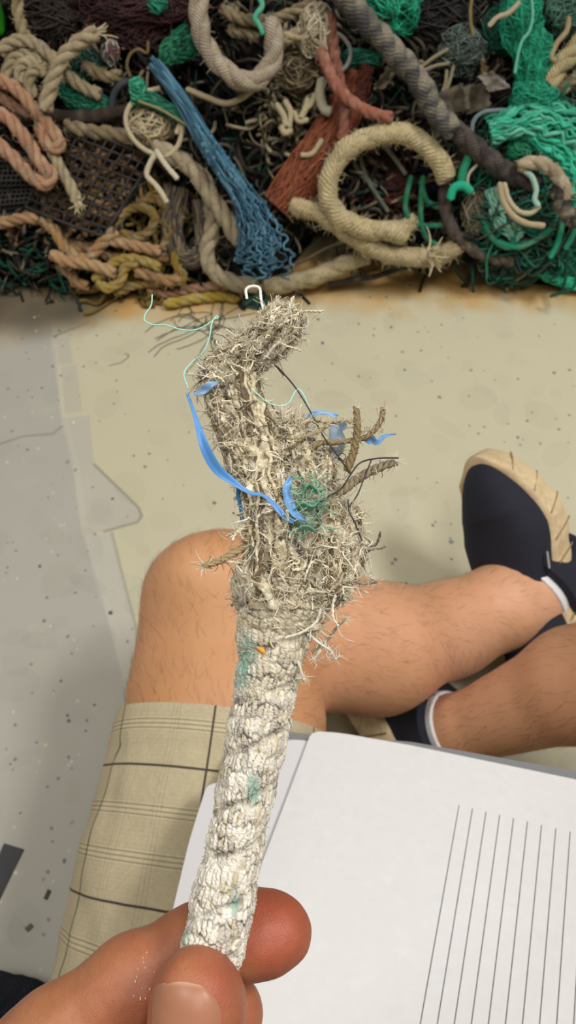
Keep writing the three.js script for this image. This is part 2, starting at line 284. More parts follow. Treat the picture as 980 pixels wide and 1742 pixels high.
  const handCol = (x, y, z) => {
    let c = mixc(pink, red, clamp(0.3 + 0.5 * fbm(x * 70, y * 70, z * 70), 0, 0.7));
    c = mixc(c, tip, 0.85 * near(tipI, x, y, z, 0.014)); c = mixc(c, tip, 0.7 * near(tipT, x, y, z, 0.008)); c = mixc(c, yel, 0.9 * near(press, x, y, z, 0.0055)); c = mixc(c, yel, 0.7 * near(press2, x, y, z, 0.0035)); c = mixc(c, sallow, 0.55 * near(side, x, y, z, 0.022)); c = mixc(c, sallow, 0.5 * near(kn, x, y, z, 0.008));
    const s = nz(x * 900, y * 900, z * 900); return mixc(c, [c[0] * 0.9, c[1] * 0.85, c[2] * 0.8], clamp(s, 0, 1));
  };
  const hlo = V(-0.16, 0.55, -0.03), hhi = V(0.02, 0.685, 0.085);
  const hand = mesher((x, y, z) => handF(x, y, z) + fold(x, y, z), hlo, hhi, 0.00125, handCol);
  const skin = new THREE.MeshPhysicalMaterial({ vertexColors: true, roughness: 0.52, bumpMap: poreTex, bumpScale: 0.00012, sheen: 0.25, sheenRoughness: 0.5, sheenColor: new THREE.Color(0.8, 0.45, 0.35) });
  // unseen right hand at the knee, placed forward to shade the shin
  const hr = wrR.clone().add(V(0, 0.005, -0.08));
  const restF = blend([roundCone(wrR, hr, 0.026, 0.03), ...[-0.03, -0.01, 0.01, 0.03].map((o, k) => roundCone(hr.clone().add(V(o, 0, -0.01)), hr.clone().add(V(o * 1.3, -0.03, -0.075 + Math.abs(k - 1.4) * 0.008)), 0.0095, 0.008)), roundCone(wrR.clone().add(V(-0.02, 0, -0.03)), hr.clone().add(V(-0.06, -0.02, -0.02)), 0.012, 0.009)], 0.007);
  const rest = mesher(restF, wrR.clone().add(V(-0.1, -0.08, -0.2)), wrR.clone().add(V(0.1, 0.06, 0.03)), 0.003, handCol);
  put(mergeGeometries([lower, upper, headG, hand, rest]), 'body', skin, person);

  // thumb nail, a curved plate on the face turned to the camera
  {
    const acc = new Acc(), NU = 20, NV = 24;
    const c0 = at(316, 1738, 0.17), ux = V(1, 0, 0).addScaledVector(UPV, -0.10).normalize(), uy = UPV.clone().addScaledVector(V(1, 0, 0), -0.06).normalize();
    const cols = [lin('#d0a88c'), lin('#ab755b')];
    for (let j = 0; j <= NV; j++) for (let i = 0; i <= NU; i++) {
      const a = i / NU * 2 - 1, b = j / NV * 2 - 1;
      const w = 0.0081 * Math.pow(1 - Math.pow(Math.max(0, b * 0.97), 3.2), 0.5);
      const q = c0.clone().addScaledVector(ux, a * w).addScaledVector(uy, b * 0.0092);
      // sink along the line of sight until the skin is met
      const d = q.clone().sub(EYE).normalize(); let s = 0; for (let k = 0; k < 40; k++) { const f = handF(q.x + d.x * s, q.y + d.y * s, q.z + d.z * s); if (f < 2e-5) break; s += f * 0.8; if (s > 0.03) break; }
      const h = 0.00045 - 0.0007 * Math.pow(Math.max(Math.abs(a), Math.max(0, -b * 0 + b)), 6);
      q.addScaledVector(d, s - h);
      acc.vert(q, d.clone().negate(), a * w / 0.01, b, mixc(cols[1], cols[0], sstep(0.8, 0.97, b)));
    }
    for (let j = 0; j < NV; j++) for (let i = 0; i < NU; i++) { const k = j * (NU + 1) + i; acc.i.push(k, k + 1, k + NU + 1, k + 1, k + NU + 2, k + NU + 1); }
    const o = acc.build('thumb_nail', new THREE.MeshPhysicalMaterial({ vertexColors: true, roughness: 0.42, clearcoat: 0.05, clearcoatRoughness: 0.4, side: THREE.DoubleSide }), person); o.geometry.computeVertexNormals();
    o.userData.label = 'thumb nail pale pink';
  }
  // dust on the finger
  { const acc = new Acc(), R = rng(91); for (let k = 0; k < 14; k++) { const q = at(222 + R() * 40 + (R() - 0.5) * 20, 1612 + R() * 90, 0.16), d = q.clone().sub(EYE).normalize(); let s = 0; for (let n = 0; n < 60; n++) { const f = handF(q.x + d.x * s, q.y + d.y * s, q.z + d.z * s); if (f < 1e-5) break; s += f; if (s > 0.06) break; } if (s > 0.06) continue; q.addScaledVector(d, s); acc.tube([q.clone().addScaledVector(UPV, -0.0001 - R() * 0.0002), q.clone().addScaledVector(UPV, 0.0002).addScaledVector(V(1, 0, 0), R() * 0.0004 - 0.0002)], 0.00007 + R() * 0.00009, 5, [1, 1, 1]); } acc.build('dust', plainFibre('#e9e2d4'), person, 'stuff'); }

  // short dark hair on the legs
  {
    const acc = new Acc(), R = rng(17), pos = lower.attributes.position, nor = lower.attributes.normal, P = V(), Nn = V();
    const gx = kneeL.clone().sub(hipL).normalize(), sx = ankL.clone().sub(kneeL).normalize(), rx = ankR.clone().sub(kneeR).normalize();
    for (let k = 0; k < 15000; k++) {
      const q = R() * pos.count | 0; P.fromBufferAttribute(pos, q); Nn.fromBufferAttribute(nor, q);
      if (P.z > -0.13 || P.y > 0.34) continue;
      P.add(V(R() - .5, R() - .5, R() - .5).multiplyScalar(0.006).projectOnPlane(Nn));
      const g = P.x < 0.0 && P.z > -0.32 && P.y > 0.12 ? gx : P.x > 0.12 && P.z > -0.26 ? rx : sx;
      const d = g.clone().addScaledVector(V(R() - .5, R() - .5 - 0.5, R() - .5), 1.3).projectOnPlane(Nn).normalize(), L = 0.006 + R() * 0.009;
      const lift = 0.12 + R() * 0.2, pts = [0, 0.5, 1].map(t => P.clone().addScaledVector(d, L * t).addScaledVector(Nn, 0.0002 + L * lift * t * (1 - 0.35 * t)));
      acc.tube(pts, t => 0.00007 * (1 - 0.6 * t), 3, [1, 1, 1]);
    }
    acc.build('leg_hair', plainFibre('#3d281a'), person, 'stuff');
  }
  { // cropped hair of the head
    const acc = new Acc(), R = rng(23); for (let k = 0; k < 1500; k++) { const d = V(R() - .5, R() * 1.2 - 0.1, R() - 0.4).normalize(); if (d.z < -0.35 && d.y < 0.6) continue; const p = head.clone().add(V(0, 0.03, 0.015)).add(V(d.x * 0.075, d.y * 0.095, d.z * 0.095)); acc.tube(curl(p, d.clone().add(V(0, 0.3, -0.3)), 0.022, 3, 0.5, R), t => 0.0016 * (1 - 0.8 * t), 3, [1, 1, 1]); }
    acc.build('head_hair', plainFibre('#2c2019'), person, 'stuff');
    for (const s of [-1, 1]) { const e = new THREE.SphereGeometry(0.0115, 16, 12); e.translate(head.x + s * 0.032, head.y + 0.012, head.z - 0.079); put(e, 'eye', solid(0xeae6e0, 0.25), person); const i = new THREE.SphereGeometry(0.006, 12, 8); i.translate(head.x + s * 0.032, head.y + 0.010, head.z - 0.0862); put(i, 'iris', solid(0x3a281a, 0.2), person.children[person.children.length - 1]); }
  }

  // ------------------------------------------------------------ shorts
  const plaid = dataTex(512, (u, v) => {
    let c = [0.742, 0.694, 0.575]; const w = 0.03 * Math.sin(v * 512 * 2.1) + 0.025 * Math.sin(u * 512 * 1.7) + 0.05 * per(u, v, 5, 2); c = c.map(x => x * (1 + w));
    const mul = (k) => { c = c.map(x => x * k); };
    for (const q of [0.30, 0.335, 0.37, 0.64, 0.675, 0.71]) { if (Math.abs(v - q) < 0.006) mul(0.80); else if (Math.abs(v - q) < 0.016) mul(1.07); if (Math.abs(u - q) < 0.005) mul(0.94); }
    const e = (x) => Math.min(x, 1 - x); if (e(v) < 0.0085) c = [0.27, 0.235, 0.20]; if (e(u) < 0.0085) c = [0.27, 0.235, 0.20]; return c;
  }, true);
  const weave = dataTex(128, (u, v) => [0.5 + 0.25 * Math.sin(u * 128 * 1.571) + 0.25 * Math.sin(v * 128 * 1.571)]);
  const cloth = new THREE.MeshPhysicalMaterial({ map: plaid, roughness: 0.9, bumpMap: weave, bumpScale: 0.0002, sheen: 0.3, sheenRoughness: 0.8, side: THREE.DoubleSide });
  const PER = 0.088;
  function shortLeg(hem, hip, r0, r1, u0, v0, ref, seed) {
    const ax = hip.clone().sub(hem), L = ax.length(); ax.normalize();
    const side = ref.clone().projectOnPlane(ax).normalize(), top = V().crossVectors(side, ax).normalize(); if (top.y < 0) top.negate();
    const NU = 96, NV = 90, acc = new Acc();
    for (const inner of [0, 1]) for (let j = 0; j <= NV; j++) for (let i = 0; i <= NU; i++) {
      const a = i / NU * Math.PI * 2, t = j / NV, s = t * L;
      let r = lerp(r0, r1, t) + 0.004 * nz(a * 1.2 + seed, s * 14, seed) + 0.0022 * nz(Math.cos(a) * 5, Math.sin(a) * 5, s * 40 + seed) * sstep(0, 0.05, s);
      r += 0.0011 * Math.sin(a * 46 + 3 * nz(a * 3, 1, 1)) * Math.exp(-(((s - 0.03) / 0.006) ** 2)) - 0.0014 * Math.exp(-(((s - 0.0305) / 0.0022) ** 2));   // hem seam and its puckers
      const fold = Math.sin(clamp((s - 0.045) / 0.04, 0, 1) * Math.PI) * 0.006 * Math.exp(-(((a - 1.15) / 0.42) ** 2)); r += fold;
      if (inner) r -= 0.0016;
      const skew = -0.012 * Math.cos(a - 1.57) * (1 - t);                // hem rides up on top
      const p = hem.clone().addScaledVector(ax, s + skew).addScaledVector(side, Math.cos(a) * r * 1.02).addScaledVector(top, Math.sin(a) * r);
      acc.vert(p, top, (a * 0.09 + u0) / PER, (s + v0) / PER, [1, 1, 1]);
    }
    const w = NU + 1, off = w * (NV + 1);
    for (let q = 0; q < 2; q++) for (let j = 0; j < NV; j++) for (let i = 0; i < NU; i++) { const k = q * off + j * w + i; acc.i.push(k, k + 1, k + w, k + 1, k + w + 1, k + w); }
    for (let i = 0; i < NU; i++) acc.i.push(i, i + off, i + 1, i + 1, i + off, i + off + 1);
    const o = acc.build('x', cloth, new THREE.Group()); o.geometry.computeVertexNormals(); return o.geometry;
  }
  const hemL = at(381, 1238, 0.642);
  const gL = shortLeg(hemL, hipL.clone().add(V(-0.005, 0.012, 0.02)), 0.0875, 0.112, 0.034, 0.045, V(1, 0, 0), 3);
  const hemR = kneeR.clone().lerp(hipR, 0.3), gR = shortLeg(hemR, hipR.clone().add(V(0.01, 0.012, 0.02)), 0.088, 0.115, 0, 0, V(1, 0, 0), 9);
  const pelvis = mesher(blend([ellipsoid(V(0.02, 0.13, 0.2), 0.185, 0.122, 0.135), roundCone(V(-0.08, 0.13, 0.14), V(0.12, 0.13, 0.14), 0.105, 0.105), roundCone(V(0.02, 0.16, 0.22), V(0.02, 0.26, 0.24), 0.14, 0.135)], 0.04), V(-0.24, -0.02, -0.03), V(0.28, 0.28, 0.4), 0.01);
  const clothG = mergeGeometries([gL, gR, pelvis]);
  const sh = put(clothG, 'shorts', cloth, person); sh.userData.label = 'beige plaid shorts with thin dark check lines';
  const shirtF = blend([roundCone(V(0.02, 0.24, 0.235), chest, 0.135, 0.145), roundCone(shL, shoR, 0.08, 0.08), roundCone(shL, shL.clone().lerp(elL, 0.5), 0.068, 0.062), roundCone(shoR, shoR.clone().lerp(elR, 0.5), 0.068, 0.062)], 0.05);
  put(mesher((x, y, z) => Math.max(shirtF(x, y, z), y - 0.68), V(-0.36, 0.2, 0.05), V(0.4, 0.72, 0.5), 0.011), 'shirt', solid(0x6d7480, 0.9), person);

  // ------------------------------------------------------------ socks and shoes
  const navy = new THREE.MeshPhysicalMaterial({ color: '#161a2b', roughness: 0.8, bumpMap: weave, bumpScale: 0.0003, sheen: 0.5, sheenColor: new THREE.Color(0.12, 0.14, 0.22), sheenRoughness: 0.6, map: mottleTex });
  const soleM = new THREE.MeshStandardMaterial({ color: '#d9c29a', roughness: 0.7, map: mottleTex }), sockM = solid(0xe9e9ec, 0.9, { bumpMap: yarnTex, bumpScale: 0.0006 }), grey = solid(0xa8a8a6, 0.6), groove = solid(0x8d7650, 0.8);
  function shoe(name, origin, L, U, S, flip, ankle, shinDir, fit) {
    const g = new THREE.Group(); g.name = name; person.add(g); g.applyMatrix4(new THREE.Matrix4().makeBasis(L, U, S).setPosition(origin));
    const len = 0.275, half = (t) => { const toe = Math.pow(clamp((1 - t) / 0.30, 0, 1), 0.5), heel = Math.pow(clamp(t / 0.14, 0, 1), 0.5); return Math.min(toe, 1) * Math.min(heel, 1) * lerp(0.036, 0.051, sstep(0.15, 0.72, t)) * (1 - 0.1 * Math.exp(-(((t - 0.42) / 0.15) ** 2))); };
    const mid = (t) => flip * (0.010 * sstep(0.45, 1, t) - 0.006 * Math.exp(-(((t - 0.45) / 0.2) ** 2)));
    const spring = (t) => 0.013 * sstep(0.72, 1, t);
    const soleTop = (t) => spring(t) + lerp(0.036, 0.026, sstep(0.2, 0.75, t)) ;
    // sole: flared wedge with a rounded lower edge
    { const acc = new Acc(), NT = 80, NR = 28; const prof = [];
      for (let q = 0; q < NR; q++) prof.push(q / NR * Math.PI * 2);
      for (let j = 0; j <= NT; j++) { const t = j / NT, ts = 0.0005 + 0.999 * (0.5 - 0.5 * Math.cos(t * Math.PI)); const w = half(ts) * 1.05 + 0.006 * Math.min(1, Math.min(ts, 1 - ts) * 12), y0 = spring(ts), y1 = soleTop(ts) + 0.004;
        for (const a of prof) { const ca = Math.cos(a), sa = Math.sin(a); const e = (v, k) => Math.sign(v) * Math.pow(Math.abs(v), k); const yy = lerp(y0, y1, 0.5 + 0.5 * e(sa, 0.35)); const flare = 1 + 0.06 * Math.cos((yy - y0) / (y1 - y0) * 3.1);
          const wave = 0.0012 * Math.sin(ts * 60 + (yy - y0) * 160) * Math.abs(e(ca, 0.4)); acc.vert(V(ts * (len + 0.01) - 0.003, yy, mid(ts) + e(ca, 0.4) * (w + wave) * flare), V(0, sa, ca), ts * 6, a, [1, 1, 1]); } }
      for (let j = 0; j < NT; j++) for (let q = 0; q < NR; q++) { const a = j * NR + q, b = j * NR + (q + 1) % NR; acc.i.push(a, a + NR, b, b, a + NR, b + NR); }
      const o = acc.build('sole', soleM, g); o.geometry.computeVertexNormals(); o.userData.label = 'beige foam sole with slanting grooves'; 
      const gr = new Acc(); for (const s of [-1, 1]) for (let q = 0; q < 9; q++) { const t0 = 0.12 + q * 0.098, pts = []; for (let n = 0; n <= 6; n++) { const t = t0 + 0.055 * n / 6, ts = Math.min(0.985, t), w = half(ts) * 1.05 + 0.0062, y = lerp(spring(ts) + 0.003, soleTop(ts) - 0.001, 1 - n / 6), fl = 1 + 0.06 * Math.cos((y - spring(ts)) / (soleTop(ts) + 0.004 - spring(ts)) * 3.1); pts.push(V(ts * (len + 0.01) - 0.003, y, mid(ts) + s * w * fl * 0.998)); } gr.tube(pts, 0.0009, 5); }
      gr.build('groove', groove, o, 'stuff'); }
    // upper: low vamp that rises to the collar
    { const acc = new Acc(), NT = 90, NR = 40;
      const ht = (t) => { const toe = Math.pow(clamp((1 - t) / 0.22, 0, 1), 0.55) * 0.042; const mid2 = 0.040 + 0.032 * (1 - sstep(0.14, 0.42, t)); const heel = lerp(0.03, 1, Math.pow(clamp(t / 0.05, 0, 1), 0.6)); return Math.min(toe, 1) > 0 ? (t > 0.78 ? toe + (mid2 - 0.040) : mid2) * heel : 0.002; };
      for (let j = 0; j <= NT; j++) { const t = 0.002 + 0.996 * (0.5 - 0.5 * Math.cos(j / NT * Math.PI)), w = half(t), h = ht(t), y0 = soleTop(t) - 0.004;
        for (let q = 0; q <= NR; q++) { const a = q / NR * Math.PI, ca = Math.cos(a), sa = Math.sin(a), tx = Math.sign(ca) * Math.pow(Math.abs(ca), lerp(0.62, 0.8, sstep(0.5, 0.9, t)));
          const crease = -0.0022 * Math.pow(Math.abs(Math.sin(t * 95 + 2 * ca)), 3) * Math.exp(-(((t - 0.55) / 0.07) ** 2)) * sa;
          acc.vert(V(t * len, y0 + (h + crease) * Math.pow(sa, 0.8), mid(t) + tx * w * lerp(1, 0.62, sstep(0.5, 0.05, t) * sa)), V(0, sa, ca), t * 7, q / NR * 4, [1, 1, 1]); } }
      const w = NR + 1; for (let j = 0; j < NT; j++) for (let q = 0; q < NR; q++) { const a = j * w + q; acc.i.push(a, a + w, a + 1, a + 1, a + w, a + w + 1); }
      const o = acc.build('upper', navy, g); o.geometry.computeVertexNormals(); o.userData.label = 'navy knit slip-on upper'; }
    // padded collar, tilted around the ankle
    const inv = g.matrix.clone().invert(), A = ankle.clone().applyMatrix4(inv), D = shinDir.clone().transformDirection(inv);
    const X = V(1, 0, 0).addScaledVector(D, -D.x).normalize(), Y = V().crossVectors(D, X).normalize();
    const ringPts = (off, rx, ry, tilt) => { const r = []; for (let k = 0; k <= 48; k++) { const a = k / 48 * Math.PI * 2; r.push(A.clone().addScaledVector(D, off + tilt * Math.cos(a)).addScaledVector(X, Math.cos(a) * rx).addScaledVector(Y, Math.sin(a) * ry)); } return r; };
    const band = (rows, name, m, parent) => { const acc = new Acc(); rows.forEach(r => r.forEach((p, k) => acc.vert(p, p.clone().sub(A).normalize(), k / 6, 0, [1, 1, 1]))); for (let j = 0; j < rows.length - 1; j++) for (let k = 0; k < 48; k++) { const a = j * 49 + k; acc.i.push(a, a + 1, a + 49, a + 1, a + 50, a + 49); } const o = acc.build(name, m, parent); o.geometry.computeVertexNormals(); return o; };
    navy.side = THREE.DoubleSide; sockM.side = THREE.DoubleSide;
    if (fit) {                                                           // sock and collar that follow this leg's own shape
      const cut = (thick, from, lo, hi) => mesher((x, y, z) => Math.max(fit.leg(x, y, z) - thick, from - ((x - fit.at.x) * fit.dir.x + (y - fit.at.y) * fit.dir.y + (z - fit.at.z) * fit.dir.z)), lo, hi, 0.0022).applyMatrix4(inv);
      const lo = fit.at.clone().addScalar(-0.075), hi = fit.at.clone().addScalar(0.09);
      put(cut(0.0026, 0, lo, hi), 'sock', sockM, g).userData.label = 'white ankle sock'; put(cut(0.0125, 0.0085, lo, hi), 'collar', navy, g);
    } else { band([ringPts(-0.055, 0.055, 0.046, 0), ringPts(-0.03, 0.059, 0.051, 0), ringPts(-0.018, 0.065, 0.054, 0.004), ringPts(-0.006, 0.067, 0.055, 0.007), ringPts(0.0, 0.0635, 0.0515, 0.008), ringPts(-0.003, 0.059, 0.047, 0.008), ringPts(-0.016, 0.055, 0.044, 0.006)], 'collar', navy, g);
    const so = band([ringPts(-0.035, 0.0415, 0.0375, 0), ringPts(-0.012, 0.053, 0.0435, 0.006), ringPts(0.006, 0.056, 0.0445, 0.009), ringPts(0.0075, 0.054, 0.0425, 0.009), ringPts(-0.0, 0.051, 0.0405, 0.009)], 'sock', sockM, g); so.userData.label = 'white ankle sock'; }
    const st = new Acc(); st.tube([V(0.54 * len, soleTop(0.54) + 0.016, mid(0.54) + 0.049), V(0.60 * len, soleTop(0.6) + 0.016, mid(0.6) + 0.0505)].map(p => p.setZ(p.z * flip)), 0.0011, 6); st.build('reflective_tab', grey, g);
    const st2 = new Acc(); st2.tube([V(0.30 * len, soleTop(0.3) + 0.012, 0.0425), V(0.22 * len, soleTop(0.22) + 0.014, 0.0405), V(0.12 * len, soleTop(0.12) + 0.02, 0.036)], 0.0011, 6); st2.build('piping', grey, g);
    return g;
  }
  const toeL = at(788, 795, 0.81), Ld = V(-0.40, 0.49, -0.77).normalize();
  const basis = (Ld, view, th) => { const U0 = view.clone().projectOnPlane(Ld).normalize(), R0 = V().crossVectors(Ld, U0); const U = U0.clone().multiplyScalar(Math.cos(th)).addScaledVector(R0, -Math.sin(th)).normalize(); return [U, V().crossVectors(Ld, U).normalize()]; };
  const [UL, SL] = basis(Ld, EYE.clone().sub(toeL).normalize(), 0.62);
  const orgL = toeL.clone().addScaledVector(Ld, -0.275).addScaledVector(UL, -0.05);
  shoe('shoe', orgL, Ld, UL, SL, 1, ankL, UL, { leg: blend(legs, 0.02), at: at(890, 1014, 0.825), dir: V(0.6, 0, 0).addScaledVector(UPV, 0.62).addScaledVector(FWD, 0.5).normalize() }).userData.label = 'navy slip-on shoe with its toe raised and beige sole showing';
  const Lr = V(-0.36, -0.22, -0.9).normalize(), Ur0 = shR.clone().sub(ankR).normalize(), Ur = Ur0.projectOnPlane(Lr).normalize(), Sr = V().crossVectors(Lr, Ur);
  shoe('shoe', ankR.clone().addScaledVector(Ur, -0.088).addScaledVector(Lr, -0.055), Lr, Ur, Sr, -1, ankR, shR.clone().sub(ankR).normalize(), { leg: blend(legR, 0.01), at: ankR.clone().addScaledVector(ankR.clone().sub(shR).normalize(), 0.008), dir: ankR.clone().sub(shR).normalize() }).userData.label = 'navy slip-on shoe tucked under the other leg';
}

// ---------------------------------------------------------------- papers on the lap
{
  const k = 1.13;                                                     // ruled spacing about 8.4 mm
  const cam = (x, y, d) => EYE.clone().add(V(x, 0, 0)).addScaledVector(UPV, y).addScaledVector(FWD, d);
  const A = cam(0.0957 * k, -0.1642 * k, 0.433 * k), e2 = V(0.0559, 0, 0).addScaledVector(UPV, -0.0077).addScaledVector(FWD, -0.0172).normalize();
  let e1 = V(0.378, 0, 0).addScaledVector(UPV, 0.51).addScaledVector(FWD, 1); e1.addScaledVector(e2, -e1.dot(e2)).normalize();
  const n = V().crossVectors(e2, e1).normalize(); if (n.dot(EYE.clone().sub(A)) < 0) n.negate();
  const M = new THREE.Matrix4().makeBasis(e2, V().crossVectors(n, e2), n).setPosition(A), Y = V().crossVectors(n, e2);
  const uvOf = (px, py, off) => { const p = onPlane(px, py, A.clone().addScaledVector(n, off), n).sub(A); return [p.dot(e2), p.dot(Y)]; };
  function sheet(name, label, cat, pix, off, thick, mat, curlFn, roundR = 0.004) {
    const pts = pix.map(([x, y]) => uvOf(x, y, off)), s = new THREE.Shape();
    const m = pts.length; pts.forEach((p, q) => { const a = pts[(q + m - 1) % m], b = pts[(q + 1) % m]; const cut = (u) => { const d = Math.hypot(u[0] - p[0], u[1] - p[1]), f = Math.min(0.45, (pix[q][2] ?? roundR) / d); return [lerp(p[0], u[0], f), lerp(p[1], u[1], f)]; }; const i = cut(a), o = cut(b); q ? s.lineTo(...i) : s.moveTo(...i); s.quadraticCurveTo(p[0], p[1], ...o); });
    const g = new THREE.ExtrudeGeometry(s, { depth: thick, bevelEnabled: false, curveSegments: 8 });
    const o = put(g, name, mat); o.applyMatrix4(M); o.translateZ(off - thick); return tag(o, label, cat);
  }
  // print of the page: fine parallel rules
  const N = 2048, SIZE = 0.3, cv = document.createElement('canvas'); cv.width = cv.height = N; const g = cv.getContext('2d');
  const pageTex = (() => {
    g.fillStyle = '#e0e0e1'; g.fillRect(0, 0, N, N); const R = rng(3);
    for (let q = 0; q < 5000; q++) { g.fillStyle = `rgba(${R() < .5 ? '200,200,205' : '255,255,255'},0.03)`; const r = 3 + R() * 22; g.beginPath(); g.arc(R() * N, R() * N, r, 0, 7); g.fill(); }
    const P = (px, py) => { const [a, b] = uvOf(px, py, 0); return [(a + 0.12) / SIZE * N, (1 - (b + 0.2) / SIZE) * N]; };
    const ends = [[781, 1370, 715], [803, 1375, 743], [826, 1381, 772], [850, 1387, 800], [873, 1392, 829], [897, 1398, 858], [921, 1404, 887], [945, 1409, 918], [970, 1415, 946]];
    g.strokeStyle = '#141418'; g.lineWidth = 2.8;
    const A0 = P(781, 1370), A8 = P(970, 1415), B0 = P(715, 1742), B8 = P(947, 1742);
    for (let q = 0; q < 13; q++) { const t = q / 8; g.beginPath(); g.moveTo(lerp(A0[0], A8[0], t), lerp(A0[1], A8[1], t)); const x = lerp(B0[0], B8[0], t), y = lerp(B0[1], B8[1], t), ax = lerp(A0[0], A8[0], t), ay = lerp(A0[1], A8[1], t); g.lineTo(ax + (x - ax) * 1.8, ay + (y - ay) * 1.8); g.stroke(); }
    const t = new THREE.CanvasTexture(cv); t.colorSpace = THREE.SRGBColorSpace; t.magFilter = THREE.LinearFilter; t.repeat.set(1 / SIZE, 1 / SIZE); t.offset.set(0.12 / SIZE, 0.2 / SIZE); return t;
  })();
  const paper = new THREE.MeshStandardMaterial({ color: 0xffffff, map: pageTex, roughness: 0.75 }), plain = new THREE.MeshStandardMaterial({ color: 0xdddce0, roughness: 0.75 });
  sheet('ruled_page', 'white page printed with fine parallel black rules on the lap', 'paper', [[530, 1244, 0.007], [575, 1246, 0.01], [700, 1268], [980, 1326], [1120, 1356], [1120, 1960], [322, 1960], [432, 1505], [505, 1312, 0.02]], 0, 0.0016, paper, null, 0.003);
  sheet('paper_sheet', 'blank white sheet peeking out between the ruled page and the gripped rope', 'paper', [[396, 1272], [500, 1258], [700, 1275], [900, 1330], [900, 1900], [240, 1900], [378, 1345]], -0.0035, 0.0006, plain);
  sheet('paper_sheet', 'blank white sheet lowest of the pages with a cut corner over the plaid shorts', 'paper', [[352, 1334, 0.006], [420, 1327], [800, 1340], [800, 1900], [210, 1900], [322, 1430, 0.01]], -0.0058, 0.0006, plain);
  sheet('clipboard', 'grey backing board showing as a thin strip behind the top edge of the pages', 'clipboard', [[440, 1238], [510, 1247], [700, 1262], [980, 1312], [1135, 1340], [1135, 1960], [330, 1960], [450, 1420]], -0.0105, 0.0025, solid(0x85878a, 0.6));
}

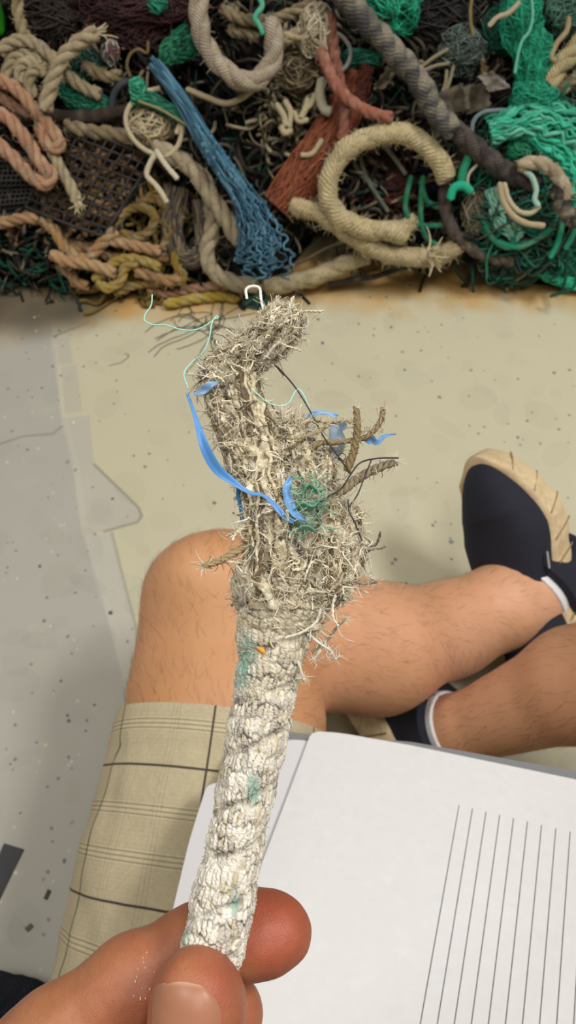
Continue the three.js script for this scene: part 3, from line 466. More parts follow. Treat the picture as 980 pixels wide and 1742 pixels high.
// ---------------------------------------------------------------- the frayed rope in the hand
{
  const rope = thing('frayed_rope', 'short thick weathered cream rope with a bushy frayed end, pinched between thumb and finger', 'rope');
  const R = rng(41);
  const D = (py) => 0.1905 + (1640 - py) * 0.000012;
  const pt = (px, py, dz = 0) => at(px, py, D(py) - dz);
  const mmpx = 0.2 / FPX;                                               // metres per pixel there
  // ---- sound lower length: two lays twisted together, with knitted nubs
  const axis = [[352, 1650, 44], [360, 1620, 50], [372, 1570, 53], [384, 1510, 50], [397, 1450, 46], [407, 1400, 46], [419, 1340, 47], [432, 1280, 49], [443, 1220, 51], [452, 1170, 50], [460, 1120, 55], [466, 1070, 62], [475, 1020, 82], [486, 985, 88]];
  const along = (w) => ({ getPoint: (t) => { const f = clamp(t, 0, 1) * (w.length - 1), i = Math.min(w.length - 2, f | 0); return { x: lerp(w[i], w[i + 1], f - i) * mmpx }; } });
  const cA = new THREE.CatmullRomCurve3(axis.map(a => pt(a[0], a[1]))), cR = along(axis.map(a => a[2]));
  const NV = 620, NU = 220, LEN = cA.getLength();
  const cellF = (u, v, au, av, sd) => {                                  // nearest two jittered points: distance to the border, id
    const gx = Math.floor(u / au), gy = Math.floor(v / av); let a = 9, b = 9, id = 0; const wrap = Math.round(1 / au * 1);
    for (let i = -1; i <= 1; i++) for (let j = -1; j <= 1; j++) { const cx = gx + i, cy = gy + j, wx = ((cx % wrap) + wrap) % wrap; let h = Math.imul(wx * 374761 + cy * 668265 + sd * 97, 1274126177); h ^= h >>> 13; h = Math.imul(h, 1103515245); const r1 = (h >>> 8 & 1023) / 1023, r2 = (h >>> 18 & 1023) / 1023; const dx = (u / au - cx - 0.2 - 0.6 * r1), dy = (v / av - cy - 0.15 - 0.7 * r2), d = dx * dx + dy * dy; if (d < a) { b = a; a = d; id = h; } else if (d < b) b = d; }
    return [Math.sqrt(b) - Math.sqrt(a), (id >>> 4 & 255) / 255, (id >>> 12 & 255) / 255];
  };
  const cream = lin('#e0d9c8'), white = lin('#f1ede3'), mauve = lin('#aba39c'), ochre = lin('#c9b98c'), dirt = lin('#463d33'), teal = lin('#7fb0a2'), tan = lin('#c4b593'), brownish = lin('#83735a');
  const spots = [[430, 1345, 14, 36], [420, 1110, 18, 40], [312, 1592, 14, 14], [398, 1540, 10, 24], [412, 1150, 14, 30]].map(([x, y, a, b]) => ({ x, y, a, b }));
  const toPx = (p) => { const q = p.clone().sub(EYE), d = q.dot(FWD); return [490 + q.x / d * FPX, 871 - q.dot(UPV) / d * FPX]; };
  {
    const acc = new Acc(), A = V(), B = V(), T = V(), q = V();
    for (let j = 0; j <= NV; j++) {
      const t = j / NV, c = cA.getPoint(t); T.copy(cA.getTangent(t)); A.set(1, 0, 0).addScaledVector(T, -T.x).normalize(); B.crossVectors(T, A);
      const r0 = cR.getPoint(t).x, s = t * LEN;
      for (let i = 0; i <= NU; i++) {
        const u = i / NU, a = u * Math.PI * 2;
        const lay = a - s / 0.0118 * Math.PI + 0.7, ph = Math.abs(Math.sin(lay + 0.35 * nz(s * 90, a, 2)));
        const twist = Math.pow(ph, 0.5);
        const wu = u + 0.014 * nz(Math.cos(a) * 2, Math.sin(a) * 2, s * 300) + 0.006 * nz(Math.cos(a) * 7, Math.sin(a) * 7, s * 1100) + s * 0.6, wv = s + 0.0012 * nz(u * 9, s * 200, 4) + 0.0003 * nz(Math.cos(a) * 9, Math.sin(a) * 9, s * 1500) - u * 0.004;
        const uu = ((wu % 1) + 1) % 1, [b1, id1, id2] = cellF(uu, wv, 1 / 34, 0.0036, 1), [b2, , id3] = cellF(uu, wv, 1 / 66, 0.0016, 7);
        const n1 = Math.min(1, b1 * 2.2), n2 = Math.min(1, b2 * 2.2), rough = nz(Math.cos(a) * 16, Math.sin(a) * 16, s * 2600), amp = 0.45 + 0.9 * clamp(0.5 + nz(Math.cos(a) * 2, Math.sin(a) * 2, s * 240), 0, 1);
        const r = r0 * (0.85 + 0.165 * twist) + 0.0007 * (Math.sqrt(n1) - 0.6) * amp * (0.5 + 0.9 * id2) + 0.00024 * (Math.sqrt(n2) - 0.5) + 0.00026 * rough + 0.0005 * nz(Math.cos(a) * 2.4, Math.sin(a) * 2.4, s * 330);
        q.copy(c).addScaledVector(A, Math.cos(a) * r).addScaledVector(B, Math.sin(a) * r * 0.92);
        let col = mixc(cream, white, clamp(0.75 + 0.8 * nz(a, s * 120, 3) - t * 0.8, 0, 1)); col = mixc(col, mauve, id1 > 0.72 ? 0.55 : 0.15 * id3); if (id3 > 0.9) col = mixc(col, ochre, 0.6); col = mixc(col, tan, 0.5 * sstep(0.55, 1, t));
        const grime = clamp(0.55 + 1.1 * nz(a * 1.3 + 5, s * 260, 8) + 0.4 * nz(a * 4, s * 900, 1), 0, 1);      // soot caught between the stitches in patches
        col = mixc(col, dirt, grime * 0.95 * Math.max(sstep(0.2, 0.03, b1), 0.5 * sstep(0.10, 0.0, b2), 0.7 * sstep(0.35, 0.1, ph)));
        const [px, py] = toPx(q); for (const sp of spots) { const e = Math.hypot((px - sp.x) / sp.a, (py - sp.y) / sp.b); if (e < 1.2 && Math.sin(a) !== 9 && B.dot(FWD) * Math.sin(a) < 0.2) col = mixc(col, teal, 0.75 * sstep(1.2, 0.3, e + 0.5 * nz(px * .1, py * .1, 1)) * (0.5 + 0.5 * n1)); }
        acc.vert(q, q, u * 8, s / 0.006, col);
      }
    }
    const w = NU + 1; for (let j = 0; j < NV; j++) for (let i = 0; i < NU; i++) { const k = j * w + i; acc.i.push(k, k + w, k + 1, k + 1, k + w, k + w + 1); }
    for (const [row, f] of [[0, 1], [NV, 0]]) { const id = acc.size; acc.vert(cA.getPoint(row / NV), V(0, 1, 0), 0, 0, cream); for (let i = 0; i < NU; i++) { const k = row * w + i; f ? acc.i.push(k, k + 1, id) : acc.i.push(k + 1, k, id); } }
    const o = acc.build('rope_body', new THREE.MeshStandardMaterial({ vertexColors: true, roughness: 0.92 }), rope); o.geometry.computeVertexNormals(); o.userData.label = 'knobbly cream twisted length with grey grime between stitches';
  }
  // ---- bristles that stand off the sound length
  const palette = [lin('#efe6cd'), lin('#e4d9b9'), lin('#f5efdf'), lin('#d6caa8'), lin('#bfb396'), lin('#e9dfc4')], darkPal = [lin('#6e604a'), lin('#57493a'), lin('#857659')];
  const pick = (d = 0.12) => R() < d ? darkPal[R() * 3 | 0] : palette[R() * 6 | 0];
  {
    const acc = new Acc();
    for (let k = 0; k < 1500; k++) {
      const t = R() ** 0.8, a = R() * 6.2832, T = cA.getTangent(t), A = V(1, 0, 0).addScaledVector(T, -T.x).normalize(), B = V().crossVectors(T, A), r = cR.getPoint(t).x * 0.97;
      const n = A.clone().multiplyScalar(Math.cos(a)).addScaledVector(B, Math.sin(a) * 0.92), p = cA.getPoint(t).addScaledVector(n, r * 0.98);
      const L = 0.0005 + R() * 0.0012 * (0.4 + t), c = mixc(pick(0.05), white, 0.4);
      acc.tube(curl(p, n.multiplyScalar(0.75).addScaledVector(V(R() - .5, R() - .5, R() - .5), 2), L, 3, 0.9, R), q => (0.00006 + 0.00009 * (1 - q)) , 3, c);
    }
    acc.build('bristle', plainFibre('#ffffff', 0.9), rope, 'stuff');
  }
  // ---- the unlaid end: yarn bundles, each a lumpy twisted core wrapped in loose fibre
  const limbs = [
    // [pixels x,y,radius,dz...], fibres, length mm, label
    { p: [[478, 1060, 70], [492, 1005, 88], [508, 955, 96], [525, 900, 84], [530, 850, 66]], n: 2300, L: 9, out: 0.5, lab: 'matted beige fibre clump' },
    { p: [[470, 1040, 52, 6], [470, 980, 62, 6], [462, 920, 44, 6], [456, 860, 42, 4], [450, 800, 46, 2], [440, 750, 44, 0]], n: 1000, L: 9, out: 0.3, yarn: 30 },
    { p: [[540, 1000, 48, 4], [566, 965, 50, 4], [580, 920, 46, 3], [575, 870, 36, 2]], n: 1100, L: 7, out: 0.6 },
    { p: [[440, 830, 40], [412, 770, 38], [388, 715, 32], [372, 670, 28], [368, 640, 24]], n: 560, L: 8, out: 0.3, dark: 0.22, yarn: 34 },
    { p: [[470, 790, 40], [436, 730, 38], [420, 680, 33], [410, 635, 31], [418, 600, 30], [440, 575, 26]], n: 700, L: 7, out: 0.35, yarn: 30 },
    { p: [[425, 610, 26], [450, 592, 32, 2], [470, 565, 38, 3], [486, 546, 36, 3], [492, 528, 24, 3]], n: 1300, L: 5.5, out: 0.7 },
    { p: [[358, 642, 24], [384, 616, 27], [420, 598, 26]], n: 700, L: 6, out: 0.8 },
    { p: [[520, 870, 52], [505, 815, 42], [495, 770, 40], [490, 735, 34], [500, 718, 22]], n: 1100, L: 7, out: 0.45 },
    { p: [[530, 850, 40, -3], [545, 800, 30, -4], [548, 765, 20, -4]], n: 350, L: 8, out: 0.7 },
    { p: [[470, 1060, 60, 2], [440, 1075, 22, 2], [470, 1100, 50, 2]], n: 420, L: 6, out: 0.4 },
  ];
  limbs.forEach((lb, li) => {
    const cP = new THREE.CatmullRomCurve3(lb.p.map(a => pt(a[0], a[1], (a[3] || 0) / 1000))), cr = along(lb.p.map(a => a[2]));
    const L = cP.getLength(), rows = Math.ceil(L / 0.00045), cols = 72, acc = new Acc(), q = V();
    const frame = (t) => { const T = cP.getTangent(t), A = V(1, 0, 0).addScaledVector(T, -T.x).normalize(); return [T, A, V().crossVectors(T, A)]; };
    for (let j = 0; j <= rows; j++) {
      const t = j / rows, c = cP.getPoint(t), [, A, B] = frame(t), r0 = cr.getPoint(t).x * 0.86;
      for (let i = 0; i <= cols; i++) {
        const u = i / cols, a = u * 6.2832, s = t * L;
        const yarn = Math.pow(Math.abs(Math.sin(a * 4.5 + s * 190 + 1.6 * nz(a, s * 120, li))), 0.45), cl = nz(Math.cos(a) * 2.2 + li, Math.sin(a) * 2.2, s * 260);
        const r = r0 * (0.66 + 0.3 * yarn + 0.4 * cl + 0.2 * nz(Math.cos(a) * 7, Math.sin(a) * 7, s * 1500)) * (j === 0 || j === rows ? 0.3 : 1);
        q.copy(c).addScaledVector(A, Math.cos(a) * r).addScaledVector(B, Math.sin(a) * r * 0.8);
        const col = mixc(mixc(brownish, tan, clamp(0.45 + 1.3 * nz(Math.cos(a) * 4, Math.sin(a) * 4 + li, s * 900), 0, 1)), palette[0], clamp(0.4 + 1.2 * nz(Math.cos(a) * 2, Math.sin(a) * 2, s * 300 + li), 0, 0.9));
        acc.vert(q, q, u * 6, s / 0.005, col);
      }
    }
    const w = cols + 1; for (let j = 0; j < rows; j++) for (let i = 0; i < cols; i++) { const k = j * w + i; acc.i.push(k, k + w, k + 1, k + 1, k + w, k + w + 1); }
    const core = acc.build('yarn_bundle', new THREE.MeshStandardMaterial({ vertexColors: true, roughness: 0.95 }), rope); core.geometry.computeVertexNormals();
    const f = new Acc();
    for (let k = 0; k < lb.n / 3.2; k++) {                                 // clumps of fibre that leave the yarn together
      const t = clamp(R(), 0.01, 0.99), a = R() * 6.2832, c = cP.getPoint(t), [T, A, B] = frame(t), r = cr.getPoint(t).x * (0.66 + 0.32 * R());
      const n = A.clone().multiplyScalar(Math.cos(a)).addScaledVector(B, Math.sin(a) * 0.8), p = c.addScaledVector(n, r);
      const tang = V().crossVectors(T, n).multiplyScalar(R() < 0.5 ? 1 : -1), c1 = pick(lb.dark ?? 0.16), big = R();
      const d = tang.multiplyScalar(0.9).addScaledVector(T, (R() - 0.5) * (lb.out > 0.45 ? 1.2 : 2.6)).addScaledVector(n, lb.out * (0.1 + R() * 0.9)).normalize();
      const len = lb.L * (0.3 + R() * R() * 0.9) / 1000, bend = V(R() - .5, R() - .5, R() - .5).multiplyScalar(0.5), sz = 0.0002 + 0.0007 * R();
      for (let m = 0; m < 9; m++) {
        const q0 = p.clone().add(V(R() - .5, R() - .5, R() - .5).multiplyScalar(sz * 2)), thick = R() < 0.12, th = thick ? 0.00018 + R() * 0.00014 : 0.00006 + R() * 0.0001, c2 = mixc(c1, white, 0.15 + 0.4 * R());
        f.tube(curl(q0, d.clone().addScaledVector(V(R() - .5, R() - .5, R() - .5), 0.7), len * (0.6 + R() * 0.6), 9, 3.8, R, bend.clone().addScaledVector(n, -0.33)), q => th * (1 - 0.45 * q), thick ? 5 : 3, q => mixc(c1, c2, q));
      }
    }
    for (let y = 0; y < (lb.yarn ?? 14); y++) {                          // yarns that still run along the bundle
      const a0 = R() * 6.2832, tw = (R() - 0.5) * 2.4, ta = R() * 0.25, tb = 1 - R() * 0.25, c1 = pick(0.45), pts = [], M = Math.ceil(L / 0.0006);
      for (let i = 0; i <= M; i++) { const t = lerp(ta, tb, i / M), [, A, B] = frame(t), a = a0 + tw * t + 0.35 * nz(t * 9, y, li), r = cr.getPoint(t).x * (0.84 + 0.16 * nz(t * 7, y + 3, li)); pts.push(cP.getPoint(t).addScaledVector(A, Math.cos(a) * r).addScaledVector(B, Math.sin(a) * r * 0.8)); }
      const th = 0.0003 + R() * 0.0004; f.tube(pts, q => th * (0.85 + 0.3 * nz(q * 40, y, 1)), 6, q => mixc(c1, brownish, clamp(0.3 + nz(q * 30, y, 2), 0, 0.7)));
    }
    for (let k = 0; k < lb.n / 45; k++) {                                // short thick twisted ends
      const t = clamp(R(), 0.02, 0.98), a = R() * 6.2832, c = cP.getPoint(t), [T, A, B] = frame(t), r = cr.getPoint(t).x * (0.8 + 0.15 * R()), n = A.clone().multiplyScalar(Math.cos(a)).addScaledVector(B, Math.sin(a) * 0.8), c1 = pick(0.3);
      const pts = curve(curl(c.addScaledVector(n, r), V(R() - .5, R() - .5, R() - .5).addScaledVector(n, 0.3), 0.003 + R() * 0.005, 6, 2.2, R, n.clone().multiplyScalar(-0.12)), 0.0003), th = 0.00022 + R() * 0.00016;
      for (let y = 0; y < 2; y++) f.tube(pts.map((p, i) => p.clone().add(V(Math.cos(i * 0.7 + y * 3.14), Math.sin(i * 0.7 + y * 3.14), Math.cos(i * 0.7 + y * 3.14)).multiplyScalar(th * 0.5))), th * 0.7, 4, mixc(c1, palette[2], 0.3 * R()));
    }
    const o = f.build('fibre_tuft', plainFibre('#ffffff', 0.9), core, 'stuff');
  });
  // ---- single strands that stick out, each with a splayed tip
  const strand = (str, r, c, tipN, tipL, name = 'loose_strand', lab) => {
    const pts = str.trim().split(/\s+/).map(w => { const [x, y, z] = w.split(',').map(Number); return pt(x, y, (z || 0) / 1000); }), acc = new Acc(), cp = curve(pts, 0.0007), k = lin(c);
    const L = cp.length; for (let y = 0; y < (r > 0.0003 ? 3 : 1); y++) { const off = r * 0.45; const q = cp.map((p, i) => p.clone().add(V(Math.cos(i * 0.8 + y * 2.1), Math.sin(i * 0.8 + y * 2.1), Math.sin(i * 0.8 + y * 2.1 + 1)).multiplyScalar(r > 0.0003 ? off : 0))); acc.tube(q, t => r * (r > 0.0003 ? 0.6 : 1) * (1 - 0.25 * t), 6, (t, s) => mixc(k, darkPal[0], clamp(nz(s * 700, y, 3), 0, 0.5))); }
    if (r > 0.0005) for (let q = 0; q < L * 1.6; q++) { const p = cp[R() * (L - 1) | 0], d = V(R() - .5, R() - .5, R() - .5).normalize(); acc.tube(curl(p.clone().addScaledVector(d, r * 0.8), d.clone().multiplyScalar(0.4).add(V(R() - .5, R() - .5, R() - .5)), 0.0012 + R() * 0.0026, 5, 2.2, R), t => 0.00009 + 0.00005 * (1 - t), 3, mixc(k, palette[R() * 6 | 0], 0.3 + 0.6 * R())); }
    if (tipN) { const e = cp[L - 1], d = e.clone().sub(cp[L - 4]).normalize(); for (let q = 0; q < tipN; q++) acc.tube(curl(e.clone().addScaledVector(d, -0.0006), d.clone().addScaledVector(V(R() - .5, R() - .5, R() - .5), 1.7), tipL * (0.4 + R() * 0.7), 7, 3.2, R), t => 0.0001 * (1 - 0.6 * t), 4, mixc(pick(0.05), white, 0.3)); }
    const o = acc.build(name, plainFibre('#ffffff', 0.85), rope); if (lab) o.userData.label = lab; return o;
  };
  strand('520,770,2 540,755,2 575,752,1 605,748 625,742 648,715 652,695', 0.00085, '#8f7d5a', 10, 0.003);
  strand('590,800,1 604,760,1 608,725,1 606,695', 0.0011, '#857351', 14, 0.0028);
  strand('550,850,3 580,835,3 615,810,2 645,795,1 672,786', 0.0013, '#8d8068', 24, 0.0042);
  strand('430,925,5 400,940,6 372,955,6 348,962,6', 0.001, '#a2906a', 22, 0.005);
  strand('590,985,5 620,992,5 640,988,5', 0.0007, '#a89c80', 26, 0.003);
  strand('505,730,2 525,715,2 560,718,1 590,715,1 610,725', 0.0007, '#b3a482', 6, 0.003);
  strand('470,740,4 500,745,4 540,735,3 560,722,3', 0.0006, '#a8997a', 4, 0.003);
  strand('525,1080,6 545,1095,7 560,1105,7 570,1120,7', 0.0006, '#dcdcd6', 16, 0.0035, 'loose_strand', 'short white strand with a splayed tip');
  strand('485,1085,8 515,1075,9 538,1058,9 546,1035,9', 0.00035, '#e2dfd2', 3, 0.002);
  strand('530,1110,3 560,1085,3 575,1065,3 588,1052,3', 0.0004, '#8f8874', 18, 0.0026);
  strand('572,1045,4 575,1070,4 585,1085,4 602,1092,4', 0.00014, '#ddd4bc', 0);
  strand('600,890,6 615,920,6 628,945,5 632,965,5', 0.00014, '#e2dac6', 0);
  strand('545,1105,4 540,1115,4 533,1122,4', 0.0004, '#dcd8cc', 18, 0.0036);
  strand('495,548,4 525,545,3 545,530,3', 0.00022, '#c9bb98', 8, 0.0018);
  strand('430,560,2 405,580,2 385,585', 0.00022, '#c9bb98', 4, 0.002);
  strand('395,640,3 378,622,3 355,610,2', 0.00028, '#cfc3a2', 10, 0.003);
  strand('375,650,3 350,640,3 322,636,2', 0.00022, '#d6cbb0', 10, 0.0036);
  strand('500,1110,5 510,1135,5 515,1155,4', 0.0005, '#e0d9c6', 30, 0.0034);
  { const acc = new Acc(); acc.tube([pt(440, 1103, 0.0091), pt(445, 1106, 0.0094), pt(449, 1110, 0.0091)], t => 0.0009 * (0.6 + 0.4 * Math.sin(t * 3.1)), 8, [1, 1, 1]); acc.build('amber_bead', solid(0xd7962f, 0.45), rope).userData.label = 'small orange grain stuck in the fibre'; }
  { const g = new THREE.SphereGeometry(0.0007, 12, 10); g.translate(...pt(397, 1613, 0.006).toArray()); put(g, 'knob', solid(0xe4ddcc, 0.8), rope); }

  // ---- plastic and thread caught in the fibre
  const own = (str) => str.trim().split(/\s+/).map(w => { const [x, y, z] = w.split(',').map(Number); return pt(x, y, (z || 0) / 1000); });
  function ribbon(name, label, cat, str, w, hex, o = {}) {
    const cp = curve(own(str), 0.0006), acc = new Acc(), T = V(), n = V();
    const N = cp.length; for (let k = 0; k < N; k++) { T.subVectors(cp[Math.min(N - 1, k + 1)], cp[Math.max(0, k - 1)]).normalize(); const t = k / (N - 1), tw = (o.twist || 0.5) * Math.sin(t * 9 + (o.ph || 0)); const f = FWD.clone().negate().addScaledVector(T, T.dot(FWD)).normalize(), s = V().crossVectors(T, f), a = s.clone().multiplyScalar(Math.cos(tw)).addScaledVector(f, Math.sin(tw)); n.crossVectors(a, T);
      const ww = w * (o.w ? o.w(t) : 1); for (const [q, h] of [[-1, 0], [-0.5, 0.00012], [0, 0], [0.5, -0.0001], [1, 0.0001]]) acc.vert(cp[k].clone().addScaledVector(a, q * ww).addScaledVector(n, h + 0.1 * ww * q * q), n, t, q, [1, 1, 1]);
      for (const q of [1, 0, -1]) acc.vert(cp[k].clone().addScaledVector(a, q * ww * 0.98).addScaledVector(n, -0.00012 + 0.1 * ww * q * q), n.clone().negate(), t, q, [1, 1, 1]); }
    for (let k = 0; k < N - 1; k++) for (let j = 0; j < 8; j++) { const a = k * 8 + j, b = k * 8 + (j + 1) % 8; acc.i.push(a, b, a + 8, b, b + 8, a + 8); }
    const ob = acc.build(name, new THREE.MeshPhysicalMaterial({ color: hex, roughness: 0.4, side: THREE.DoubleSide, transmission: o.tr ?? 0.15, thickness: 0 }), scene); ob.geometry.computeVertexNormals(); return tag(ob, label, cat, o.group);
  }
  ribbon('plastic_ribbon', 'long sky blue plastic ribbon hanging down along the frayed rope to the green tangle', 'plastic strip', '318,668,2 326,690,3 338,728,5 352,768,7 372,800,9 400,822,10 425,838,10 448,843,11 466,858,12 486,880,12 500,888,12', 0.00105, '#5b9be0', { w: t => 0.35 + 1.1 * Math.exp(-(((t - 0.42) / 0.2) ** 2)) + 0.3 * Math.exp(-(((t - 0.92) / 0.1) ** 2)), ph: 1 });
  ribbon('plastic_ribbon', 'short blue plastic ribbon standing up from the green tangle in the frayed rope', 'plastic strip', '520,885,13 500,872,12 491,850,11 487,830,10 495,812,9', 0.0009, '#6ca4dc', { w: t => 0.6 + 0.7 * Math.sin(t * 3.1), ph: 2 });
  ribbon('plastic_ribbon', 'pale blue plastic shred lying across the upper frayed bundle', 'plastic strip', '330,672,4 345,664,5 358,655,6 372,650,6', 0.0008, '#97c0ea', { w: t => 0.4 + Math.sin(t * 3.1), ph: 0, tr: 0.3 });
  ribbon('plastic_ribbon', 'crumpled blue plastic flag at the tip beyond the upright brown strand', 'plastic strip', '622,752,-2 630,745,-2 640,752,-2 655,742,-2 674,738,-2', 0.0012, '#7fb4ee', { w: t => 1.1 - t, ph: 2, tr: 0.3 });
  ribbon('plastic_ribbon', 'thin blue plastic loop curling above the thin brown strands', 'plastic strip', '528,742,-1 520,722,-1 530,704,-1 552,702,-1 575,708,-1', 0.0006, '#8fc0ea', { ph: 1, tr: 0.3 });
  ribbon('plastic_ribbon', 'dark blue plastic thread hanging beside the lower end of the long ribbon', 'plastic strip', '412,888,4 410,866,4 405,842,5 406,828,6', 0.0005, '#3f7fb0', {});
  ribbon('plastic_ribbon', 'pale blue torn plastic film behind the thin brown strands', 'plastic strip', '560,778,-3 575,758,-3 572,730,-4 590,722,-4', 0.0016, '#bccfe4', { w: t => 0.5 + 0.8 * Math.sin(t * 3.1), tr: 0.45, ph: 2 });
  function thread(name, label, cat, str, r, hex, o = {}) { const acc = new Acc(); acc.tube(curve(own(str), 0.0005), t => r * (o.taper ? 1 - 0.6 * t : 1), 6, [1, 1, 1]); return tag(acc.build(name, new THREE.MeshStandardMaterial({ color: hex, roughness: o.rough ?? 0.6, vertexColors: true }), scene), label, cat, o.group); }
  thread('thread', 'pale aqua thread floating free above the frayed rope with a tiny loop', 'thread', '259,501 257,520 247,535 246,545 258,552 282,553 305,560 328,562 348,555 362,545 370,537 371,541 364,543 360,552 356,575 345,600 325,618 313,636,2 320,660,3', 0.00019, '#a9e6d8');
  thread('thread', 'pale aqua thread arching across the gap between the frayed branches', 'thread', '428,662,4 440,672,4 455,684,3 478,691,2 492,685,2 500,670,2 508,662,2 515,670,2 526,694,1', 0.0002, '#b4e8de');
  thread('thread', 'white bent thread standing hooked on the very top of the frayed rope', 'thread', '420,508,2 419,492,2 430,487,2 441,490,2 444,508,2 449,532,3', 0.00042, '#e9e6df');
  thread('monofilament', 'long straight black fishing line crossing diagonally from the top branch', 'fishing line', '465,617,4 485,638,3 506,664,2 528,700,2 552,745,3 578,780,4 596,806,5', 0.0002, '#191513', { rough: 0.35 });
  thread('monofilament', 'black fishing line curving outward to the tip of the thick side strand', 'fishing line', '530,865,11 556,846,9 580,832,7 596,808,6 612,788,5 640,780,3 678,779,2', 0.00021, '#1a1614', { rough: 0.35 });
  thread('monofilament', 'short straight black fishing line running from the side strand back down', 'fishing line', '632,782,4 620,812,5 608,842,6 594,862,7', 0.00019, '#1a1614', { rough: 0.35 });
  thread('monofilament', 'lowest black fishing line, dropping over the matted clump of the rope', 'fishing line', '592,850,7 594,870,8 603,888,8 610,905,8 616,920,8', 0.0002, '#1a1614', { rough: 0.35 });
  thread('monofilament', 'tiny black fishing line curl beside the long diagonal line', 'fishing line', '574,775,4 582,771,4 588,775,4 584,784,4 576,783,4', 0.00012, '#2a2420', { rough: 0.35 });
  { // green tangle
    const t = thing('net_scrap', 'small green plastic net tangle buried in the middle of the frayed rope', 'net scrap'); const acc = new Acc();
    for (let k = 0; k < 100; k++) { const g = R(); const x = g < 0.5 ? 520 + (R() - .5) * 50 : 530 + (R() - .5) * 40, y = g < 0.5 ? 880 + (R() - .5) * 50 : 838 + (R() - .5) * 50; acc.tube(curl(pt(x, y, (8.5 + R() * 2.5) / 1000), V(R() - .5, R() - .5, R() - .5), 0.003 + R() * 0.004, 8, 2.6, R), 0.00006 + R() * 0.0001, 4, mixc(lin('#5d9c82'), lin('#94cbb4'), R())); }
    acc.build('strand', plainFibre('#ffffff', 0.6), t, 'stuff');
    ['500,868,12 515,858,12 530,864,12 545,850,11', '515,835,10 528,828,10 540,836,10 552,832,9', '505,905,13 520,897,14 535,905,13'].forEach(s => { const a = new Acc(); a.tube(curve(own(s), 0.0006), q => 0.0011 * (0.4 + Math.sin(q * 3.1)), 8, [1, 1, 1], { flat: 0.25 }); a.build('plastic_shred', new THREE.MeshPhysicalMaterial({ color: '#78b89b', roughness: 0.45, transmission: 0.35, thickness: 0, vertexColors: true }), t); });
  }
}

